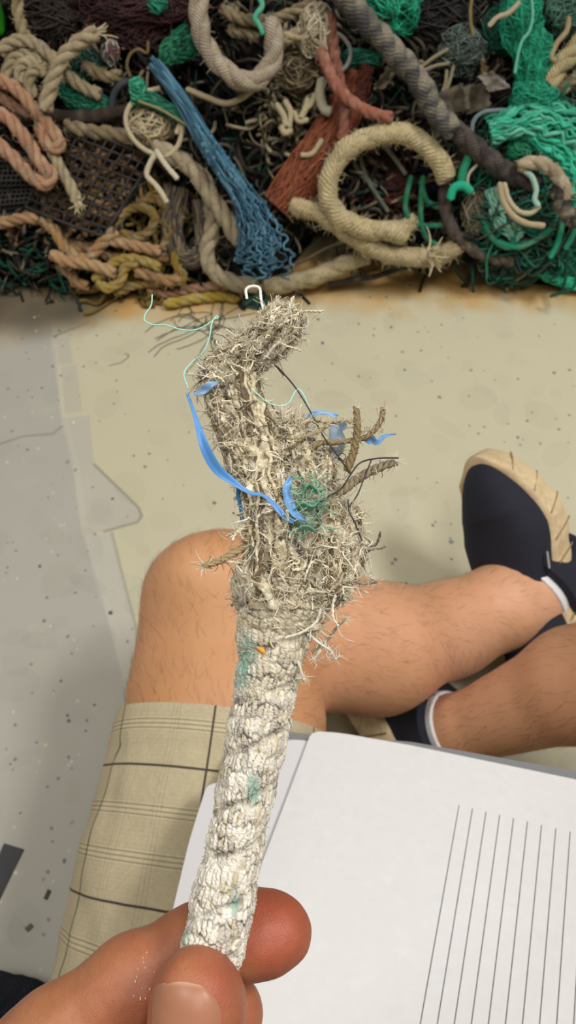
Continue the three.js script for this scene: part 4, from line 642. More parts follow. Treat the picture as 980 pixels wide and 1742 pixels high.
// ---------------------------------------------------------------- the heap of rope and netting
{
  const R = rng(77);
  const depthOf = (p) => p.clone().sub(EYE).dot(FWD);
  const px2m = (str, w) => { const [x, y] = str.trim().split(/\s+/)[0].split(',').map(Number); return w * depthOf(onHeap(x, y, 0)) / FPX; };
  const heapAt = (x, s, off) => V(x, 0, 0).add(HEAP0).addScaledVector(HU, s).addScaledVector(HN, off);
  // the packed inside of the heap
  {
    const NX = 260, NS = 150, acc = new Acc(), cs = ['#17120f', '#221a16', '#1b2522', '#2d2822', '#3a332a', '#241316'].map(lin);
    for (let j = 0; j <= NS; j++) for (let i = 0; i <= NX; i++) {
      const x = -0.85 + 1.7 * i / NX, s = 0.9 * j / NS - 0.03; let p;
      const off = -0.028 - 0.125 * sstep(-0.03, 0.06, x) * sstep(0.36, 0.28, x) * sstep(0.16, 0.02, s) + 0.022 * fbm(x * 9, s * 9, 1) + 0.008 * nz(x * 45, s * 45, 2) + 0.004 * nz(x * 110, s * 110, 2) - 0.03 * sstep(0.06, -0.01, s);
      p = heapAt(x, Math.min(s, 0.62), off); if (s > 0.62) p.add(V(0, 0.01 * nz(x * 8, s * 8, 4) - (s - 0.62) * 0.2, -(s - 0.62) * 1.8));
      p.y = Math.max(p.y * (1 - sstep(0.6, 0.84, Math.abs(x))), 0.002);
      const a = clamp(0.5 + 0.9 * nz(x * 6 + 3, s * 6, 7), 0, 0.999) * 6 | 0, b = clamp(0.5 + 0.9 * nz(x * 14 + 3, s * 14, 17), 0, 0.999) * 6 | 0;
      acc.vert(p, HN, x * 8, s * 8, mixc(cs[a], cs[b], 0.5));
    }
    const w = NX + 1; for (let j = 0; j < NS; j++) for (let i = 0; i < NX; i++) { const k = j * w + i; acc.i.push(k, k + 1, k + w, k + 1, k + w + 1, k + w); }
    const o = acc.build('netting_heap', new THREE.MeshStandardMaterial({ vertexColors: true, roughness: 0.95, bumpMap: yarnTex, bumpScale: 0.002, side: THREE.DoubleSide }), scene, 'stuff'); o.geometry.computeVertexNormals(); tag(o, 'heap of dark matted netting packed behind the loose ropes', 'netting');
  }
  // countless thin strands strewn over it
  const strew = (label, hexes, n, r0, r1, len, lift, box, wild = 1.2) => {
    const acc = new Acc(), cs = hexes.map(lin);
    for (let k = 0; k < n; k++) {
      const px = box[0] + R() * (box[2] - box[0]), py = Math.min(box[1] + R() * (box[3] - box[1]), box[0] > 170 ? 999 : px > 450 && px < 850 ? 355 + R() * 30 : 999), r = r0 + R() * (r1 - r0), p = onHeap(px, py, 0), d = V(R() - .5, 0, 0).addScaledVector(HU, R() - .5);
      const pts = curl(p, d, len * (0.4 + R()), 14, wild, R); const L0 = lift * (0.2 + R());
      pts.forEach((q, i) => { const o = q.clone().sub(HEAP0).dot(HN); q.addScaledVector(HN, -o + r + L0 - 0.012 + 0.012 * Math.sin(i * 0.5 + k)); q.y = Math.max(q.y, r); });
      acc.tube(curve(pts, Math.max(0.004, r * 1.5)), r, 5, cs[R() * cs.length | 0], { rough: 0.3, freq: 300 });
    }
    tag(acc.build('netting_strands', fibre('#ffffff'), scene, 'stuff'), label, 'netting');
  };
  strew('dark brown and black loose strands all through the heap', ['#2a231d', '#1e1a18', '#3a3027', '#332823', '#262a2a'], 860, 0.001, 0.0036, 0.11, 0.014, [-200, -130, 1180, 440], 2.2);
  strew('beige and grey yarn ends scattered all over the heap', ['#8e8166', '#a39677', '#6f6757', '#857a68', '#5e574a', '#b7aa8a'], 640, 0.0009, 0.0027, 0.075, 0.024, [-120, -100, 1100, 440], 2.4);
  strew('dark green and teal net strands scattered through the heap', ['#0f5040', '#1b6a53', '#0c3f38', '#2a5c50'], 240, 0.0008, 0.002, 0.1, 0.018, [-40, -20, 1020, 430], 1.8);
  strew('tan and peach yarn bed seen through the holes of the black mesh', ['#c09a70', '#d0a87e', '#a88660'], 200, 0.002, 0.004, 0.06, 0.022, [80, 235, 225, 385], 1.8);
  strew('maroon strands of matted net at the dark top of the heap', ['#3b1a1c', '#2d1517', '#4a2420'], 300, 0.0008, 0.002, 0.08, 0.03, [120, -40, 350, 75], 1.5);
  strew('yellow strands piled under the black plastic mesh', ['#8a7130', '#9c8138', '#755c28'], 70, 0.0025, 0.004, 0.1, 0.016, [185, 325, 300, 500], 1.6);
  strew('cream yarn tangle in the shade between the grey ring and the rust net', ['#b7aa87', '#9d9070', '#c7bb98'], 120, 0.0015, 0.0032, 0.06, 0.03, [450, 130, 560, 250], 1.6);
  strew('rusty and pinkish yarn scraps inside the big manila ring', ['#5e2c22', '#7d4b42', '#94766a', '#4a2620', '#6d6a58'], 130, 0.001, 0.003, 0.07, 0.012, [565, 240, 720, 385], 1.8);
  strew('brown grey yarn scraps beyond the thick dark rope', ['#5c5245', '#756a58', '#433c34', '#8b806a'], 170, 0.001, 0.003, 0.07, 0.02, [700, 40, 860, 230], 1.6);

  // twisted rope: three strands round each other
  function laid(name, label, hex, w, str, o = {}) {
    const r = px2m(str, w) / 2, g = thing(name, label, o.cat || 'rope', o.group), cp = curve(path(str, r, o.lift || 0), r * 0.32), pitch = r * (o.pitch || 6.2), n = o.n || 3, off = (o.off ?? 0.47) * r, sr = (o.sr ?? 0.56) * r;
    cp.forEach(p => p.addScaledVector(V(nz(p.x * 40, p.y * 40, 1), nz(p.x * 40, p.y * 40, 5), nz(p.x * 40, p.z * 40, 9)), r * 0.12));
    const base = lin(hex).map(v => v * 1.25), T = V(), A = V(), B = V(), lines = Array.from({ length: n }, () => []);
    let s = 0; cp.forEach((p, k) => { T.subVectors(cp[Math.min(cp.length - 1, k + 1)], cp[Math.max(0, k - 1)]).normalize(); if (!k) A.set(0.3, 1, 0.2); A.addScaledVector(T, -A.dot(T)).normalize(); B.crossVectors(T, A); if (k) s += p.distanceTo(cp[k - 1]); for (let q = 0; q < n; q++) { const a = s / pitch * 6.2832 + q * 6.2832 / n; lines[q].push(p.clone().addScaledVector(A, Math.cos(a) * off).addScaledVector(B, Math.sin(a) * off)); } });
    const dirty = lin(o.dirt || '#5d5142'), dust = lin(o.dust || '#d0c4a4');
    const m = fibre('#ffffff', 0.0014);
    lines.forEach((l, q) => { const acc = new Acc(); acc.tube(l, sr, 8, (t, s) => { const p = l[Math.min(l.length - 1, Math.round(t * (l.length - 1)))]; const a = nz(p.x * 28 + q, p.y * 28, p.z * 28), b = nz(p.x * 120 + q, p.y * 120, p.z * 120); return mixc(mixc(base, dirty, clamp(a * 0.7 + (o.grime || 0.08), 0, 0.75)), dust, clamp(b * 0.8 + 0.05 + (o.dusty ? o.dusty * Math.max(0, p.clone().sub(cp[Math.min(cp.length - 1, Math.round(t * (cp.length - 1)))]).dot(V(0.6, 0.6, -0.3)) / off) : 0), 0, 0.85)); }, { rough: 0.22, freq: 1 / r, uvr: sr }); acc.build('strand', m, g); });
    o.fuzz ??= 90; { const acc = new Acc(); for (let k = 0; k < o.fuzz; k++) { const i = R() * (cp.length - 2) | 0, d = V(R() - .5, R() - .5, R() - .5).normalize(); acc.tube(curl(cp[i].clone().addScaledVector(d, r * 0.95), d.clone().multiplyScalar(0.5).add(V(R() - .5, R() - .5, R() - .5)), r * (0.4 + R() * 0.7), 4, 1, R), t => 0.00045 * (1 - 0.7 * t), 3, mixc(base, dust, R() * 0.7)); } acc.build('loose_fibre', plainFibre('#ffffff', 0.9), g, 'stuff'); }
    for (const e of o.ends || []) { const acc = new Acc(), p = e ? cp[cp.length - 1] : cp[0], d = e ? p.clone().sub(cp[cp.length - 4]) : p.clone().sub(cp[3]); d.normalize(); for (let k = 0; k < (o.tips || 26); k++) acc.tube(curl(p.clone().addScaledVector(V(R() - .5, R() - .5, R() - .5), r), d.clone().addScaledVector(V(R() - .5, R() - .5, R() - .5), 1.5), r * (1 + R() * 1.6), 5, 0.8, R), t => r * 0.14 * (1 - 0.6 * t), 4, mixc(base, dust, R())); acc.build('frayed_end', plainFibre('#ffffff', 0.9), g); }
    return g;
  }
  function cord(name, label, hex, w, str, o = {}) {
    const r = px2m(str, w) / 2, acc = new Acc(), base = lin(hex).map(v => v * 1.2), dust = lin(o.dust || '#cfc5aa');
    acc.tube(curve(path(str, r, o.lift || 0), Math.max(0.002, r * 0.6)), t => r * (o.taper ? 1 - 0.5 * t : 1), 8, (t, s) => mixc(base, dust, clamp(0.3 * nz(s * 60, r * 999, 2), 0, 0.3)), { rough: 0.2, freq: 0.8 / r });
    return tag(acc.build(name, fibre('#ffffff', o.bump ?? 0.0008, o.gloss ?? 0.9), scene), label, o.cat || 'cord', o.group);
  }
  // a tufted lump of fine netting
  function lump(name, label, cx, cy, rx, ry, lift, hexes, n, o = {}) {
    const g = thing(name, label, o.cat || 'net'), c = onHeap(cx, cy, lift / 1000), k = depthOf(c) / FPX, a = rx * k, b = ry * k, d = (o.deep ? o.deep * k : Math.min(a, b) * 0.8), cs = hexes.map(lin), acc = new Acc(), sd = R() * 90;
    const X = V(1, 0, 0), Yv = HU.clone(), NU = 44, NVv = 30, spin = o.spin || 0; const cx1 = X.clone().multiplyScalar(Math.cos(spin)).addScaledVector(Yv, Math.sin(spin)), cy1 = Yv.clone().multiplyScalar(Math.cos(spin)).addScaledVector(X, -Math.sin(spin));
    const surf = (u, v, out = 1) => { const sv = Math.sin(v), x = Math.cos(u) * sv, y = Math.cos(v), z = Math.sin(u) * sv, l = (1 + (o.bumpy ?? 0.25) * nz(x * 2.2 + sd, y * 2.2, z * 2.2) + 0.1 * nz(x * 6 + sd, y * 6, z * 6)) * out; return c.clone().addScaledVector(cx1, x * a * l).addScaledVector(cy1, y * b * l).addScaledVector(HN, z * d * l); };
    const fix = p => { p.y = Math.max(p.y, 0.002); return p; };
    for (let j = 0; j <= NVv; j++) for (let i = 0; i <= NU; i++) { const u = i / NU * 6.2832, v = j / NVv * 3.1416; acc.vert(fix(surf(u, v, 0.93)), HN, u, v, mixc(cs[0], cs[cs.length - 1], 0.35 + 0.35 * nz(u, v * 3, sd))); }
    for (let j = 0; j < NVv; j++) for (let i = 0; i < NU; i++) { const q = j * (NU + 1) + i; acc.i.push(q, q + 1, q + NU + 1, q + 1, q + NU + 2, q + NU + 1); }
    if (!o.open) { const m = acc.build('packed_core', fibre('#ffffff', 0.002), g); m.geometry.computeVertexNormals(); }
    const f = new Acc(), th = o.th || [0.0006, 0.0013];
    for (let q = 0; q < n; q++) { let u = R() * 6.2832, v = 0.15 + R() * 2.85; const pts = []; let du = (R() - .5) * 0.7, dv = (R() - .5) * 0.5; const L = 6 + R() * 8 | 0, w0 = 0.97 + R() * 0.12 + (o.loose || 0) * R(); for (let i = 0; i < L; i++) { pts.push(fix(surf(u, v, w0 + 0.06 * Math.sin(i + q)))); u += du; v += dv; du += (R() - .5) * 0.25; dv += (R() - .5) * 0.25; } const r = th[0] + R() * (th[1] - th[0]); f.tube(curve(pts, 0.006), r, 4, mixc(cs[R() * cs.length | 0], cs[R() * cs.length | 0], R())); }
    f.build('net_strands', plainFibre('#ffffff', 0.75), g, 'stuff'); return g;
  }
  // a bundle of net twine that follows a centre line; widths in pixels
  function bundle(name, label, str, widths, n, hexes, r, o = {}) {
    const g = thing(name, label, o.cat || 'net'), c = path(str, 0.004, o.lift || 0), cc = new THREE.CatmullRomCurve3(c, false, 'centripetal'), k = depthOf(c[0]) / FPX, cs = hexes.map(lin), parts = o.parts || 1, M = o.M || 60;
    const wAt = t => { const f = t * (widths.length - 1), i = Math.min(widths.length - 2, f | 0); return lerp(widths[i], widths[i + 1], f - i) * k / 2; };
    for (let pN = 0; pN < parts; pN++) {
      const acc = new Acc();
      for (let q = pN; q < n; q += parts) {
        const a0 = (q + 0.5) / n * 2 - 1, z0 = R() * 6.28, fr = 2 + R() * 4, pts = [], t0 = o.ragged ? R() * 0.08 : 0, t1 = o.ragged ? 1 - R() * o.ragged : 1;
        for (let i = 0; i <= M; i++) { const t = lerp(t0, t1, i / M), p = cc.getPoint(t), T = cc.getTangent(t), S = V().crossVectors(T, HN).normalize(), w = wAt(t); const zig = o.zig ? (i % 6 < 3 ? 1 : -1) * o.zig * w * sstep(o.zigFrom || 0, 1, t) * (q % 2 ? 1 : -1) : 0; const x = clamp(a0 + 0.22 * Math.sin(t * fr * 3 + z0) + (0.1 + (o.wob || 0) * t * t) * nz(t * 14, q, 1), -1.15, 1.15) * w + zig; const h = Math.sqrt(Math.max(0, 1 - clamp(x / w, -1, 1) ** 2)); const pp = p.clone().addScaledVector(S, x).addScaledVector(HN, h * w * (o.round ?? 0.45) * (0.3 + 0.7 * Math.abs(Math.sin(q * 2.7))) + 0.0015 * Math.sin(t * 30 + z0)); pp.y = Math.max(pp.y, r); pts.push(pp); }
        const c0 = cs[R() * cs.length | 0], c1 = cs[R() * cs.length | 0]; acc.tube(pts, r * (0.7 + R() * 0.6), 5, t => mixc(c0, c1, clamp(0.5 + nz(t * 9, q, 3), 0, 1)));
        if (o.knots) for (let i = 0; i < o.knots; i++) { const p = pts[M * (0.35 + 0.62 * R()) | 0]; acc.tube([p.clone().addScaledVector(HU, -r * 1.6), p.clone().addScaledVector(HN, r), p.clone().addScaledVector(HU, r * 1.6)], t => r * (1.1 + 0.9 * Math.sin(t * 3.1)), 5, c0); }
      }
      acc.build(o.part || 'twine', plainFibre('#ffffff', 0.7), g, n / parts > 6 ? 'stuff' : undefined);
    }
    return g;
  }

  strew('mint and teal loose strands looping over the green tangled ball', ['#1b8f70', '#30ad88', '#0f5e4a', '#6aa994', '#17735a', '#2a2a26'], 200, 0.001, 0.0028, 0.09, 0.05, [790, 215, 985, 440], 2);
  // ---- upper corner above the coil
  laid('rope', 'beige rope hanging straight down from above the coil of beige loops', '#9a8a66', 22, '30,-30 30,0 34,30 42,62', { lift: 30 });
  laid('rope', 'beige rope running slantwise out of the coil and under the short upright stub', '#a7987a', 21, '0,88 22,72 48,70 78,88 108,120 138,146 170,162', { lift: 34 });
  laid('rope', 'short beige rope stub standing over its neighbours with a cut end', '#a8977a', 25, '164,56 142,68 120,86 100,112 86,145 77,188', { lift: 52, ends: [0], tips: 10 });
  laid('rope', 'outer loop of the knotted beige coil', '#a59676', 20, '22,150 12,128 18,105 38,92 62,100 76,118', { lift: 30 });
  laid('rope', 'middle loop of the knotted beige coil', '#b0a182', 20, '36,140 32,118 44,106 62,112 66,128', { lift: 38 });
  laid('rope', 'inner loop of the knotted beige coil', '#9c8d6e', 20, '58,165 50,145 52,126 66,118 78,126', { lift: 42 });
  laid('rope', 'lowest beige rope of the coil, dropping down beside the peach ropes', '#978869', 20, '0,140 18,148 40,152 62,160', { lift: 24 });
  laid('rope', 'dull beige rope sagging behind the green netting next to the rope stub', '#8a7a58', 20, '142,110 160,122 180,130 208,128', { lift: 24 });
  // peach ropes
  laid('rope', 'peach rope bent in a narrow hairpin around the tufted beige rope', '#b5876a', 22, '-14,134 10,140 32,155 52,178 70,198 88,222 102,240 98,252 86,250 74,232 66,212', { lift: 46 });
  laid('rope', 'peach rope lying behind the narrow hairpin loop', '#a77c62', 20, '-14,158 10,170 30,184 58,194', { lift: 32 });
  laid('rope', 'thick peach rope making the broad lowest loop over the black plastic mesh', '#bd8c70', 23, '-14,190 10,198 32,220 52,250 70,278 88,298 80,313 62,307 40,288 18,264 -14,236', { lift: 52 });
  laid('rope', 'cream rope with a tufted end lying over the black plastic mesh', '#b8aa88', 20, '64,196 72,220 86,252 104,288 122,320 130,342', { lift: 40, ends: [1], tips: 34 });
  laid('rope', 'single peach rope entering level below the dense black mesh', '#b88f66', 19, '-20,384 10,378 40,371 66,372', { lift: 20 });
  // black plastic mesh: crossing bars
  {
    const g = thing('plastic_mesh', 'black plastic mesh panel with square holes under the peach loops', 'mesh');
    const corner = [[108, 208, 30], [262, 268, 22], [176, 402, 36], [44, 352, 30]].map(([x, y, l]) => onHeap(x, y, l / 1000)), P = (u, v) => corner[0].clone().lerp(corner[1], u).lerp(corner[3].clone().lerp(corner[2], u), v).addScaledVector(HN, 0.012 * Math.sin(u * 3.1) + 0.006 * nz(u * 4, v * 4, 2));
    const m = solid('#1f1b1a', 0.55, { vertexColors: true }), K = 10;
    for (let q = 0; q <= K; q++) for (const d of [0, 1]) { const acc = new Acc(), pts = []; for (let i = 0; i <= 24; i++) pts.push(d ? P(q / K, i / 24) : P(i / 24, q / K)); acc.tube(pts, q === 0 || q === K ? 0.0026 : 0.0017, 6, [1, 1, 1]); acc.build('mesh_bar', m, g); }
    const e = new Acc(); for (let i = 0; i < 5; i++) e.tube(Array.from({ length: 15 }, (_, k) => P(1 + 0.02 * i, k / 14).addScaledVector(HN, -0.003 * i * i)), 0.003, 6, [1, 1, 1]); e.build('selvedge', m, g);
    const h = thing('plastic_mesh', 'dense black plastic mesh sheet behind the broad peach loop', 'mesh'), cc = [[-60, 252, 14], [66, 262, 16], [54, 372, 20], [-60, 392, 18]].map(([x, y, l]) => onHeap(x, y, l / 1000)), Q = (u, v) => cc[0].clone().lerp(cc[1], u).lerp(cc[3].clone().lerp(cc[2], u), v).addScaledVector(HN, 0.004 * Math.sin(v * 20));
    for (let q = 0; q <= 15; q++) for (const d of [0, 1]) { const acc = new Acc(); acc.tube(Array.from({ length: 25 }, (_, i) => d ? Q(q / 15, i / 24) : Q(i / 24, q / 15)), 0.002, 6, [1, 1, 1]); acc.build('mesh_bar', m, h); }
  }
  // weathered branch and rope behind the mesh
  { const s = '-20,196 30,198 80,196 130,200 175,196 215,186', r = px2m(s, 21) / 2, acc = new Acc(), a = lin('#3d3028'), b = lin('#8a7660'); acc.tube(curve(path(s, r, 26), 0.004), r, 12, (t, q) => mixc(a, b, clamp(nz(q * 60, 1, 1) * 1.2, 0, 0.8)), { rough: 0.5, freq: 60 }); tag(acc.build('branch', fibre('#ffffff', 0.003), scene), 'dark weathered wooden branch lying level behind the peach ropes', 'branch'); }
  laid('rope', 'dull beige rope running level just below the dark branch', '#857556', 24, '112,212 150,222 190,228 230,234 275,246', { lift: 26 });
  laid('rope', 'stout cream rope slanting down to vanish under the blue net', '#a3957a', 30, '262,250 300,268 330,292 356,330 382,370 408,412', { lift: 34, off: 0.42, sr: 0.6 });
  laid('rope', 'stout cream rope bending along the floor below the blue net', '#a3957a', 29, '342,296 362,350 360,392 352,430 366,464 400,482 436,484', { lift: 18, off: 0.42, sr: 0.6 });
  laid('rope', 'stout manila rope lying on the floor between the blue net and the crossing', '#ad9e7a', 29, '452,488 500,480 545,466 590,448 625,434', { lift: 1, off: 0.2, sr: 0.78, fuzz: 260 });
  laid('rope', 'short manila rope piece showing behind the crossing at the foot of the big ring', '#ad9e79', 30, '618,428 650,410 682,390 706,374', { lift: 14, off: 0.2, sr: 0.78, fuzz: 140 });
  laid('rope', 'stout manila rope crossing over in front with a bristly end', '#ad9d77', 32, '498,352 535,360 575,384 615,412 660,432 700,438 724,436', { lift: 30, off: 0.18, sr: 0.8, fuzz: 420, ends: [1], tips: 40 });
  laid('rope', 'stout manila rope stub at the foot of the green tangled ball', '#9c8c68', 32, '716,440 745,436 772,422 790,404', { lift: 16, off: 0.18, sr: 0.8, fuzz: 140 });
  laid('rope', 'big ring of pale manila rope standing open in the middle of the heap', '#b3a47d', 34, '690,398 650,392 606,384 572,362 558,328 566,286 590,254 628,234 672,226 712,238 742,268 760,304', { lift: 44, off: 0.16, sr: 0.82, fuzz: 620, pitch: 5 });
  // peach and yellow tangle on the floor at the foot of the mesh
  const PE = 'peach rope of the tangle', foot = [
    ['uppermost ' + PE + ', just below the mesh corner', '#b18a5e', 19, '70,372 92,392 108,418 128,436 160,444', 22], [PE + ' climbing toward the mesh edge with a steep slant', '#a9825a', 20, '138,452 158,432 176,412 196,392', 24],
    [PE + ' stretching straight toward the grey brown loop', '#b48d66', 19, '178,406 208,414 240,420 272,428', 22], ['longest straight ' + PE + ' along its front', '#b99268', 20, '88,432 112,444 146,448 174,456 196,464', 30],
    [PE + ' curling down at the front corner', '#a07b52', 18, '100,450 118,464 132,482 150,486', 14], [PE + ' crossing low in front of the yellow loops', '#ab8456', 20, '232,462 256,468 284,478 308,472', 18],
    [PE + ' sunk deepest behind the straight ones', '#8d6c47', 20, '120,420 160,424 200,440 250,444 285,436', 8], [PE + ' ending lowest on the floor beside the yellow stub', '#b4876a', 16, '252,494 282,500 316,494 352,488 378,484', 4]];
  foot.forEach(([l, c, w, s, lf]) => laid('rope', l, c, w, s, { lift: lf, off: 0.44, sr: 0.6 }));
  const yel = [
    ['yellow rope loop rising highest below the mesh', '#8d7436', 16, '196,384 214,360 240,352 262,366 256,392 232,404 206,396', 18], ['yellow rope bight behind the straight peach rope', '#86692f', 16, '232,350 262,338 286,356 290,392 276,424', 16], ['yellow rope arch in front of the floor tangle', '#a48a3c', 17, '160,476 178,462 196,446 222,440 250,446 272,456', 24],
    ['yellow rope loop lying lowest in the floor tangle', '#ad9244', 17, '166,482 184,490 204,478 212,456 232,446', 26], ['yellow rope snaking low toward the cream rope bend', '#a08339', 16, '196,498 226,486 252,482 288,480 310,470', 10], ['yellow rope hugging the grey brown loop', '#94782f', 15, '296,430 300,452 312,470 306,484', 20],
    ['bright yellow rope stub lying flat on the floor', '#b49a3a', 19, '282,518 312,512 345,506 384,504 408,508', 0]];
  yel.forEach(([l, c, w, s, lf]) => laid('rope', l, c, w, s, { lift: lf, off: 0.4, sr: 0.62, n: 3 }));
  // grey brown frayed loop beside the cream rope
  bundle('rope_loop', 'grey brown matted rope loop hanging between the yellow ropes and the cream rope', '300,318 294,360 294,400 304,432 326,440 346,424 350,392 344,340', [34, 34, 32, 30, 30, 32, 32], 46, ['#4b4136', '#5d5344', '#3c332c', '#776a55'], 0.0021, { lift: 12, round: 0.8, cat: 'rope' });
  // white string with its bow
  cord('string', 'off-white string ring tied round the cream yarn knot', '#cdbf9d', 8, '300,226 310,206 306,240 290,262 268,264 240,250 220,226 214,202 222,178 246,158 272,150', { lift: 52 });
  cord('string', 'longer loose end of the off-white string with a torn tip', '#d5c9ac', 9, '268,258 256,276 250,298 262,312 272,324 284,344', { lift: 60 });
  cord('string', 'shorter loose end of the off-white string with a white frayed tip', '#dcd3bd', 9, '266,256 276,272 288,288 302,304', { lift: 62 });
  lump('yarn_knot', 'cream yarn knot inside the off-white string ring', 258, 212, 34, 30, 38, ['#8f8467', '#b7aa86', '#6d5c48', '#c5b896'], 150, { th: [0.001, 0.0022], cat: 'yarn' });
  cord('string', 'thin beige string sagging from behind the blue net to the grey ring', '#b5a685', 10, '318,152 352,166 384,176 412,166 434,148 448,132', { lift: 40 });
  // blue net and green strap
  bundle('blue_net', 'faded blue fishing net gathered in a bundle and fanning out at its foot', '254,98 282,134 316,182 346,232 376,280 412,336 440,396 450,440 448,474', [18, 20, 22, 28, 32, 42, 72, 92, 84], 30, ['#2c5b7c', '#3e708c', '#234761', '#57849b', '#305f74'], 0.0014, { lift: 62, round: 0.9, zig: 0.12, zigFrom: 0.45, knots: 5, ragged: 0.22, parts: 2, M: 90, wob: 0.5 });
  bundle('green_strap', 'folded green net strap leading under the blue net with a pale edge', '226,160 262,172 300,192 340,222', [26, 22, 20, 18], 26, ['#1f7a5c', '#2a8f6b', '#155a45'], 0.0014, { lift: 52 });
  cord('cord', 'pale cord running along the edge of the green net strap', '#b9a878', 4, '236,172 272,186 310,208 346,232', { lift: 62 });
  lump('green_knot', 'mint green knot at the top of the green net strap', 236, 152, 14, 16, 54, ['#2f9b78', '#48b592', '#1f7a5c'], 70);
  bundle('green_net', 'teal green netting spread flat between the rope stub and the branch', '100,140 126,158 152,172 186,182', [34, 44, 40, 20], 60, ['#13694e', '#1d8262', '#0e4c3c'], 0.0012, { lift: 24 });
  bundle('green_net', 'dark green netting spray beside the upper end of the blue net', '330,62 308,78 288,92 278,108', [44, 44, 34, 14], 60, ['#136548', '#1c7f58', '#0f4a38'], 0.0011, { lift: 40, ragged: 0.3 });
  bundle('green_net', 'dark green net hanging in the shade behind the sagging dull rope', '150,80 148,104 150,128 152,140', [30, 60, 60, 30], 50, ['#0e4637', '#125a45', '#0a332b'], 0.0012, { lift: 10 });
  cord('cord', 'thin ochre cord loop beside the upper end of the blue net', '#7d6a3c', 5, '222,130 216,112 222,92 236,84 250,90 252,70', { lift: 44 });
  cord('hose', 'dark grey arched tube end above the branch', '#33393b', 11, '190,182 194,160 206,144 224,136 240,138', { lift: 34, cat: 'tube', dust: '#7b8486' });
  lump('plastic_scrap', 'crumpled pale red and white plastic scrap in the shade', 188, 88, 14, 18, 26, ['#8f3d3f', '#c9c4bd', '#5b7d72'], 50, { cat: 'plastic scrap' });
  lump('maroon_net', 'large dark maroon net bundle at the top of the heap', 230, 14, 92, 46, 14, ['#2b1215', '#3f1b1f', '#1e0e10', '#4a2826'], 420, { th: [0.0005, 0.0011], bumpy: 0.35 });
  lump('brown_net', 'dark brown net bundle beside the hanging beige rope', 88, 30, 52, 52, 8, ['#241a12', '#33261a', '#1a1410'], 240, { th: [0.0006, 0.0013] });
  lump('green_scrap', 'small teal net scrap on top of the maroon bundle', 268, 6, 16, 14, 46, ['#1f7a60', '#2f9c7c'], 40);
  // grey ring and its neighbours
  laid('rope', 'big weathered grey rope ring hanging open near the top', '#a0937f', 33, '342,-20 338,20 344,62 362,96 388,122 420,138 448,128 464,96 466,62 458,34', { lift: 58, off: 0.36, sr: 0.66, dirt: '#6d6258', dust: '#cbc0ad', pitch: 7 });
  laid('rope', 'beige rope passing level through the grey ring', '#8d7d5e', 19, '376,14 398,28 430,36 464,34 500,20 534,4', { lift: 44 });
  laid('rope', 'short beige rope hooked inside the grey ring', '#8f8163', 19, '394,10 400,36 396,52 420,56 440,64', { lift: 34 });
  laid('rope', 'beige rope pointing from the grey ring to the white matted knot', '#b3a482', 20, '466,68 486,64 512,58', { lift: 52 });
  cord('cord', 'aqua green twine dangling into the grey ring', '#4bb594', 9, '438,-10 446,10 434,30 442,44 448,58', { lift: 72 });
  lump('matted_knot', 'whitish matted rope knot where the pink ropes start', 536, 50, 27, 38, 52, ['#a89c80', '#cfc6b0', '#8a7c62'], 190, { th: [0.0007, 0.0015], cat: 'rope knot' });
  lump('yarn_ball', 'brown beige frayed yarn ball below the white matted knot', 505, 118, 38, 30, 26, ['#7a6d50', '#9c8f70', '#564a38'], 190, { th: [0.0009, 0.0019], cat: 'yarn' });
  cord('cord', 'thin grey plastic cord circling beside the pink ropes', '#8b8c88', 7, '568,54 584,64 596,84 592,108 580,122', { lift: 56 });
  cord('cord', 'pale grey tube end poking from under the yarn ball', '#aaa58f', 17, '548,136 544,160 552,186 562,190', { lift: 40 });
  const tufts = ['470,178 482,196 486,214', '484,172 494,190 492,216', '500,190 508,206 524,204', '524,168 520,184 512,200', '536,160 528,178 516,186', '548,238 530,262 512,264', '496,222 484,226 478,214'];
  tufts.forEach((s, k) => cord('yarn_end', ['lowest-reaching bent cream yarn end below the yarn ball', 'bent cream yarn end next in from the lowest-reaching one', 'cream yarn end with a hooked foot below the yarn ball', 'straight slanting cream yarn end below the yarn ball', 'cream yarn end touching the underside of the yarn ball', 'cream yarn end curled against the rust red net', 'small cream yarn end bent back toward the blue net'][k], '#b9ad8a', 11 - k % 3, s, { lift: 40, cat: 'yarn', group: 'cream yarn ends below the yarn ball' }));
  // pink ropes and rust net
  laid('rope', 'dusty pink rope hanging straight down onto the rust red net', '#8f5c4a', 20, '560,26 566,62 570,100 578,140 588,176 586,206 582,236', { lift: 50, off: 0.36, sr: 0.64, dirt: '#6f3e34', dust: '#c59a86' });
  laid('rope', 'dusty pink rope curving out to a cut tip above the manila ring', '#9f6552', 20, '546,84 556,112 570,142 592,168 622,188 648,196 666,200', { lift: 62, off: 0.34, sr: 0.66, dirt: '#7d4638', dust: '#cfa390' });
  bundle('rust_net', 'rust red matted net strap slanting down behind the manila ring', '612,124 594,172 566,222 536,270 506,314 474,354', [38, 52, 60, 66, 66, 58], 170, ['#6e3218', '#80401f', '#582712', '#8f5030'], 0.0013, { lift: 26, round: 0.4 });
  bundle('rust_net', 'short rust red net tail beside the dusty pink ropes', '626,112 616,140 612,176', [18, 24, 22], 40, ['#4f2214', '#602c1a'], 0.0012, { lift: 32 });
  bundle('rust_net', 'dark rust net scrap seen through the manila ring', '690,296 676,320 668,350', [40, 50, 40], 60, ['#3d1812', '#4a1f16'], 0.0012, { lift: 2 });
  // dark thick rope
  laid('rope', 'thick dark grey rope crossing the heap diagonally with a dusty upper side', '#403f41', 38, '566,-30 592,4 622,36 658,74 690,108 718,150 746,196 770,222', { lift: 66, off: 0.36, sr: 0.68, pitch: 4.6, dirt: '#262527', dust: '#a49b85', grime: 0.2, dusty: 0.5 });
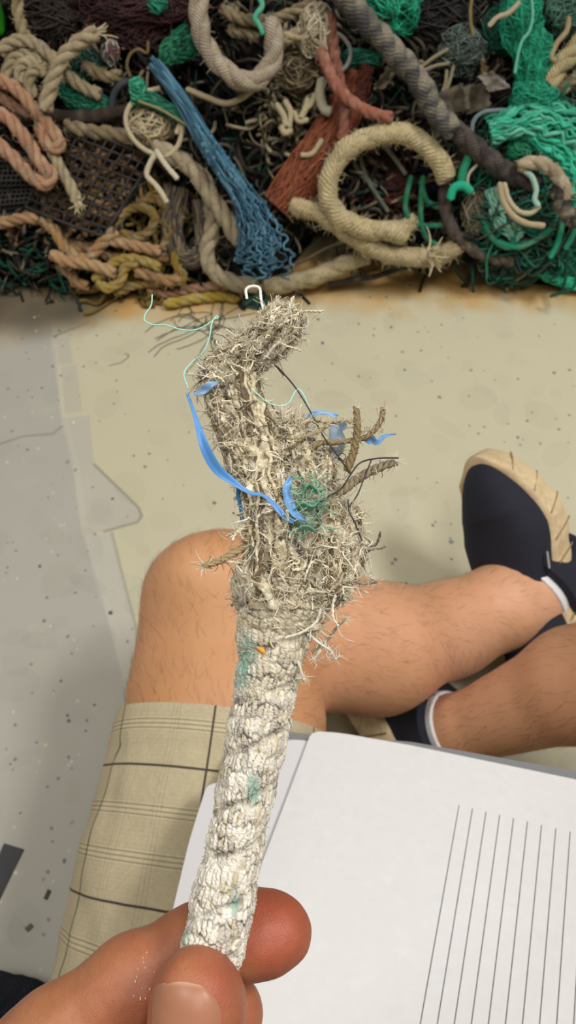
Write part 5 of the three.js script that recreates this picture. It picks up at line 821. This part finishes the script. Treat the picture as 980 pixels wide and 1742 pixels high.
  laid('rope', 'thick dark brown rope sinking into the green tangled ball', '#37302f', 32, '762,212 792,236 822,262 852,286 884,300 914,310', { lift: 60, off: 0.36, sr: 0.68, dirt: '#241f1f', dust: '#6f655a' });
  laid('rope', 'dark grey rope loop wrapped round the near side of the green tangled ball', '#50463f', 22, '796,246 774,276 760,314 758,356 770,392 796,418 830,436 872,444', { lift: 30, off: 0.3, sr: 0.72, dirt: '#2f2926', dust: '#8a7d6b' });
  cord('cord', 'thin black cord lying on the floor in front of the manila ropes', '#2f2d2b', 9, '560,484 600,476 640,470 676,458 720,450 770,446 830,444', { lift: 0 });
  cord('cord', 'thin grey string on the floor between the blue net and the crossing', '#7d725c', 6, '486,456 520,442 556,422 590,410', { lift: 2 });
  const gc = ['700,300 692,330 690,358 704,378 730,384 764,382', '720,300 716,340 718,384 728,408 746,418', '716,308 726,340 744,352 762,350'];
  ['long green cord swinging out of the ring toward the ball', 'green cord falling to the floor inside the ring', 'short green cord bent behind the ring edge'].forEach((l, k) => cord('cord', l, '#1f7a58', 9, gc[k], { lift: 30 }));
  lump('blue_scrap', 'dark blue cloth scrap behind the green cords', 736, 300, 22, 28, 6, ['#1d2240', '#262c52'], 60, { cat: 'cloth scrap' });
  ['612,264 622,300 640,330 660,360', '596,266 616,300 640,318', '636,232 664,260 690,296'].forEach((s, k) => cord('cord', ['grey green cord inside the ring, the longest of three', 'grey green cord inside the ring crossing the longest', 'pale grey cord entering the ring from its top'][k], ['#5b6459', '#4f584f', '#8a8880'][k], 8, s, { lift: 18 }));
  // fabric scraps beyond the dark rope
  const scrapM = (hex) => new THREE.MeshStandardMaterial({ color: hex, roughness: 0.95, map: mottleTex, bumpMap: yarnTex, bumpScale: 0.001, side: THREE.DoubleSide });
  function scrap(label, pts, lift, hex, cat = 'cloth scrap') {
    const P = pts.map(([x, y, l]) => onHeap(x, y, (lift + (l || 0)) / 1000)), n = 14, acc = new Acc();
    for (const side of [0, 1]) for (let j = 0; j <= n; j++) for (let i = 0; i <= n; i++) { const u = i / n, v = j / n, q = P[0].clone().lerp(P[1], u).lerp(P[3].clone().lerp(P[2], u), v); q.addScaledVector(HN, 0.006 * nz(u * 3 + lift, v * 3, pts[0][0]) + 0.006 * Math.sin(u * 6 + v * 3) - side * 0.0012); const e = 0.004 * nz(u * 9, v * 9, 3); q.x += e; acc.vert(q, HN, u * 3, v * 3, [1, 1, 1]); }
    const w = n + 1, o2 = w * w; for (let s = 0; s < 2; s++) for (let j = 0; j < n; j++) for (let i = 0; i < n; i++) { const k = s * o2 + j * w + i; acc.i.push(k, k + 1, k + w, k + 1, k + w + 1, k + w); }
    for (let i = 0; i < n; i++) for (const [a, b] of [[i, i + 1], [n * w + i, n * w + i + 1], [i * w, i * w + w], [i * w + n, i * w + w + n]]) acc.i.push(a, b, a + o2, b, b + o2, a + o2);
    const o = acc.build('cloth_scrap', scrapM(hex), scene); o.geometry.computeVertexNormals(); return tag(o, label, cat);
  }
  scrap('grey brown leathery cloth scrap beside the dark rope', [[742, 160, 6], [786, 140, 10], [800, 186, 8], [756, 196, 2]], 44, '#6d6353'); scrap('grey brown crumpled cloth scrap under the grey white one', [[786, 148, 8], [826, 138, 2], [834, 182, 10], [792, 196, 2]], 48, '#746a5a');
  scrap('pale grey folded cloth scrap pointing at the emerald knot', [[812, 130, 12], [838, 120, 4], [868, 150, 4], [830, 156, 16]], 56, '#989086'); scrap('pale cut strip of woven webbing near the dark rope', [[660, 114, 6], [676, 122, 6], [652, 154, 4], [636, 146, 4]], 40, '#a69b82', 'webbing');
  scrap('beige triangle of cloth above the pale folded scrap', [[820, 98, 6], [832, 112, 6], [824, 134, 8], [816, 120, 4]], 50, '#a0895c');
  lump('grey_net', 'dusty grey green net wad above the cloth scraps', 786, 88, 38, 34, 34, ['#4c5a52', '#65726a', '#3d4843'], 200, { th: [0.0006, 0.0012] });
  ['712,118 738,98 762,84', '716,122 742,112 764,108', '760,120 758,140 752,160', '772,112 766,134 758,158'].forEach((s, k) => cord('yarn_end', ['upper of two beige yarn ends trailing sideways from the grey green wad', 'lower of two beige yarn ends trailing sideways from the grey green wad', 'beige yarn end hanging down nearest the dark rope from the wad', 'beige yarn end hanging down onto the leathery cloth scraps'][k], '#9a8f72', 6, s, { lift: 46, cat: 'yarn', group: 'yarn ends of the grey green wad' }));
  cord('cord', 'thin grey blue plastic cord arching over the cloth scraps', '#76898c', 7, '802,230 806,206 820,192 846,188 870,188', { lift: 64 });
  lump('black_net', 'black net mass behind the thick dark rope at the top', 750, 20, 70, 52, 4, ['#141312', '#201d1b', '#2b2724'], 260, { th: [0.0006, 0.0014] });
  cord('cord', 'thin twisted ochre cord hanging in front of the black net mass', '#8a7a48', 6, '804,-10 800,20 802,46 806,62', { lift: 46 });
  // emerald netting
  const EM = ['#0c7b5d', '#17a07a', '#22b58c', '#0a5c48'];
  lump('green_net', 'emerald net bulge at the top beside the thick dark rope', 662, 6, 50, 40, 44, EM, 420, { th: [0.0005, 0.001], spin: -0.6, bumpy: 0.3 });
  lump('green_net', 'small emerald net wad in the shade beside the dusty pink ropes', 612, 100, 34, 14, 26, ['#0d5f4a', '#177a5e', '#0b4a3b'], 90, { th: [0.0006, 0.001] });
  lump('green_net', 'upper emerald net swelling of the hanging green column', 884, 32, 33, 44, 44, EM, 900, { th: [0.0003, 0.0007], bumpy: 0.4 });
  lump('green_net', 'middle emerald net swelling of the hanging green column', 908, 106, 29, 42, 50, EM, 800, { th: [0.0003, 0.0007], bumpy: 0.4 });
  lump('green_net', 'lowest knotted emerald net swelling just above the tangled ball', 910, 168, 36, 24, 58, EM, 700, { th: [0.0003, 0.0007], bumpy: 0.45 });
  lump('green_net', 'shaded dark emerald net behind the hanging green column', 852, 50, 28, 34, 24, ['#07483a', '#0c6650', '#063a30'], 200, { th: [0.0006, 0.001] });
  lump('green_net', 'dull sage net wad in the top corner past the green column', 962, 24, 34, 30, 28, ['#3b6150', '#4d7a62', '#2c4a3e'], 170, { th: [0.0006, 0.0012] });
  cord('cord', 'pale mint cord hanging down along the green column', '#6fcfb4', 5, '904,-6 906,30 900,54 888,70 880,100 876,124', { lift: 96 });
  cord('string', 'short beige string with a white tip over the green column', '#b7a68c', 8, '832,44 846,30 866,22 884,4', { lift: 90 });
  laid('rope', 'stout beige rope slanting in beyond the emerald column', '#a8996f', 34, '1000,62 976,86 950,116 930,146', { lift: 40, off: 0.4, sr: 0.62 });
  cord('cord', 'thin beige cord hooked beside the slanting beige rope', '#a4906c', 9, '968,30 964,52 946,76 938,98 944,104', { lift: 62 });
  laid('rope', 'beige rope crossing under the stout slanting one', '#8f8262', 20, '1000,118 970,140 950,160', { lift: 30 });
  // green tangled ball: loops that can be followed, over a mass that cannot
  lump('green_ball', 'large mint green net ball tangled at the heap edge', 892, 320, 98, 122, 10, ['#0e6b54', '#1b8a6c', '#2a5a4a', '#16302a', '#454236'], 420, { th: [0.0009, 0.0022], loose: 0.12, deep: 60, bumpy: 0.3 });
  bundle('green_net', 'mint green net band wrapped level over the top of the tangled ball', '832,226 868,212 910,206 950,214 1000,236', [40, 48, 56, 60, 64], 30, ['#1f9b7a', '#35b592', '#167a60', '#5fb69c'], 0.0026, { lift: 60, wob: 0.5, round: 0.9 });
  bundle('green_net', 'mint green net band sloping down the far side of the tangled ball', '900,224 940,250 970,290 990,350', [34, 46, 54, 56], 26, ['#1c9a78', '#2db28d', '#137058', '#49bfa0'], 0.0028, { lift: 58, wob: 0.6, round: 0.9 });
  bundle('green_net', 'pale mint net band down the inner side of the tangled ball', '838,320 848,356 866,386 884,404', [24, 30, 30, 22], 18, ['#6fa892', '#4f9a80', '#8fbcab'], 0.0022, { lift: 52 });
  lump('green_net', 'bright green lump on the upper part of the tangled ball', 884, 254, 22, 18, 58, ['#1c8a62', '#26a172', '#146b4c'], 110);
  lump('sock_scrap', 'fuzzy grey beige cloth ring near the mint cord hook', 808, 362, 22, 34, 40, ['#6e6853', '#8b8469', '#575140'], 120, { cat: 'cloth scrap', th: [0.0006, 0.0012] });
  laid('rope', 'cream rope arching over the dark rope end in the tangled ball', '#b1a184', 22, '884,282 908,276 936,286 956,310 966,336', { lift: 84, off: 0.4, sr: 0.62, dust: '#ddd2ba' });
  laid('rope', 'dark lower end of the cream arch in the tangled ball', '#3a302c', 24, '950,318 956,344 966,366 982,378', { lift: 80, off: 0.36, sr: 0.66, dirt: '#221d1b' });
  cord('cord', 'outer cream cord curve below the dark rope end', '#b9a888', 10, '850,312 856,342 872,366 896,380 926,384', { lift: 82 });
  cord('cord', 'inner cream cord curve below the dark rope end', '#cbbd9e', 8, '858,312 866,340 884,360 904,362 918,350', { lift: 84 });
  cord('cord', 'pale mint cord draped over the dark rope end', '#a8cfc0', 9, '888,288 904,300 912,322 910,340 916,350', { lift: 88 });
  cord('cord', 'thin white cord loop beside the bright mint hook', '#c9c2ae', 5, '812,280 798,296 796,312 806,330', { lift: 66 });
  cord('cord', 'bright mint cord hook on the near edge of the tangled ball', '#1da582', 14, '766,338 772,320 788,316 802,326', { lift: 66 });
  cord('cord', 'green cord rising along the near edge of the tangled ball', '#1c8a64', 14, '784,312 788,290 798,266', { lift: 60 });
  const gl = ['846,412 880,420 912,408 936,388 950,362', '826,386 844,412 868,420 876,396', '936,438 950,410 956,376', '960,300 972,340 976,392 962,424', '872,452 892,442 916,440', '958,428 976,414 996,424'];
  ['green cord sweeping wide under the tangled ball', 'green cord loop nearest the dark rope loop', 'upright green cord at the lower far side of the ball', 'green cord hanging over the far side of the ball', 'short thick mint cord on the floor under the ball', 'green cord bend at the lowest far edge of the ball'].forEach((l, k) => cord('cord', l, ['#1c8a68', '#23795c', '#1e9a74', '#1a7f60', '#24ab84', '#178060'][k], [10, 9, 9, 10, 15, 12][k], gl[k], { lift: k > 3 ? 6 : 56 }));
  lump('green_net', 'dark green crumpled net foot under the tangled ball', 958, 446, 30, 22, 6, ['#0e5f49', '#188066', '#2f7a64'], 130);
  bundle('green_net', 'bright mint net tail trailing away along the floor', '904,452 924,464 948,474 1000,488', [16, 18, 18, 16], 26, ['#1b9a76', '#2cb48e'], 0.0016, { lift: 1 });
  // small things along the foot of the heap
  lump('green_scrap', 'small green net scrap on the floor behind the hooked white thread', 434, 512, 20, 18, 4, ['#28503a', '#3c7a58', '#5b6f3e', '#1f3b52'], 110, { th: [0.0005, 0.001] });
  { const acc = new Acc(), c = onFloor(350, 548), q = lin('#4f4a40'); for (let k = 0; k < 26; k++) { const pts = curl(V(c.x + (R() - .5) * 0.05, 0.0012, c.z + (R() - .5) * 0.03), V(R() - .5, 0, R() - .5), 0.07 + R() * 0.05, 12, 1.2, R); pts.forEach(p => { p.y = 0.0008 + 0.002 * R(); }); acc.tube(curve(pts, 0.003), 0.0005, 4, q); } tag(acc.build('hair_tangle', plainFibre('#ffffff'), scene, 'stuff'), 'loose wisp of dark thread lying on the floor below the yellow stub', 'thread'); }
  { const c = onFloor(528, 488), acc = new Acc(); acc.tube([V(c.x - 0.03, 0.004, c.z), V(c.x, 0.003, c.z + 0.006), V(c.x + 0.03, 0.008, c.z - 0.008)], t => 0.003 + 0.006 * Math.sin(t * 3.1), 10, [1, 1, 1], { flat: 0.25 }); tag(acc.build('flake', new THREE.MeshStandardMaterial({ color: '#b99c54', roughness: 0.8, vertexColors: true }), scene), 'curled yellow brown flake on the floor in front of the manila rope', 'flake'); }
  // peach and green odds under the level peach rope
  strew('dark green net tatters in the shade below the level peach rope', ['#0e4a3c', '#17654f', '#24332c', '#5b4a36'], 120, 0.001, 0.0026, 0.08, 0.012, [-30, 395, 95, 480], 1.8);
  scrap('dull peach cloth tatter in the shade below the level peach rope', [[12, 386, 4], [34, 390, 2], [30, 420, 4], [16, 412, 0]], 14, '#8a6a4c');
  { const g = new RoundedBoxGeometry(0.06, 0.05, 0.03, 3, 0.008), p = onHeap(2, 22, 0.03); g.translate(p.x - 0.03, p.y, p.z); tag(put(g, 'plastic_tub', new THREE.MeshStandardMaterial({ color: '#2f8a1f', roughness: 0.4 })), 'bright green plastic tub corner beyond the hanging beige rope', 'tub'); }
}

// ---------------------------------------------------------------- odd things on the floor beside the person
{
  const R = rng(12);
  const flat = (name, label, cat, pix, h, hex, rough = 0.7) => { const s = new THREE.Shape(); pix.forEach(([x, y], k) => { const p = onFloor(x, y); k ? s.lineTo(p.x, -p.z) : s.moveTo(p.x, -p.z); }); const g = new THREE.ExtrudeGeometry(s, { depth: h, bevelEnabled: true, bevelSize: 0.0006, bevelThickness: 0.0004, bevelSegments: 2 }); g.rotateX(-Math.PI / 2); g.translate(0, 0.0005, 0); return tag(put(g, name, solid(hex, rough)), label, cat); };
  flat('tape_strip', 'torn strip of black tape stuck flat on the speckled floor', 'tape', [[8, 1436], [40, 1446], [22, 1482], [0, 1528], [-40, 1600], [-70, 1580], [-20, 1500]], 0.0008, '#2b2a2c', 0.6);
  flat('splinter', 'small dark splinter on the floor near the black tape', 'splinter', [[82, 1514], [86, 1516], [80, 1530], [76, 1528]], 0.001, '#3d3833'); flat('splinter', 'small grey brown splinter on the floor close to the plaid shorts', 'splinter', [[52, 1572], [56, 1576], [48, 1584], [44, 1580]], 0.001, '#5a524a');
  { const c = onFloor(26, 1722), acc = new Acc(), c0 = lin('#10131f'), c1 = lin('#2a2f45'); const NU = 40, NVv = 24; for (let j = 0; j <= NVv; j++) for (let i = 0; i <= NU; i++) { const u = i / NU * 6.2832, v = j / NVv * 3.1416, l = 1 + 0.25 * nz(Math.cos(u) * 2, Math.cos(v) * 2, Math.sin(u) * 2) + 0.08 * nz(Math.cos(u) * 6, Math.cos(v) * 6, Math.sin(u) * 6); const p = V(c.x - 0.005 + Math.cos(u) * Math.sin(v) * 0.042 * l, Math.max(0.001, 0.02 + Math.cos(v) * 0.022 * l), c.z + Math.sin(u) * Math.sin(v) * 0.03 * l); acc.vert(p, p, u, v, mixc(c0, c1, clamp(nz(u * 2, v * 2, 3), 0, 0.6))); } for (let j = 0; j < NVv; j++) for (let i = 0; i < NU; i++) { const q = j * (NU + 1) + i; acc.i.push(q, q + 1, q + NU + 1, q + 1, q + NU + 2, q + NU + 1); } const o = acc.build('cloth_wad', fibre('#ffffff', 0.001), scene); o.geometry.computeVertexNormals(); tag(o, 'dark navy crumpled cloth wad on the floor below the hand', 'cloth'); }
}

renderer.render(scene, camera);
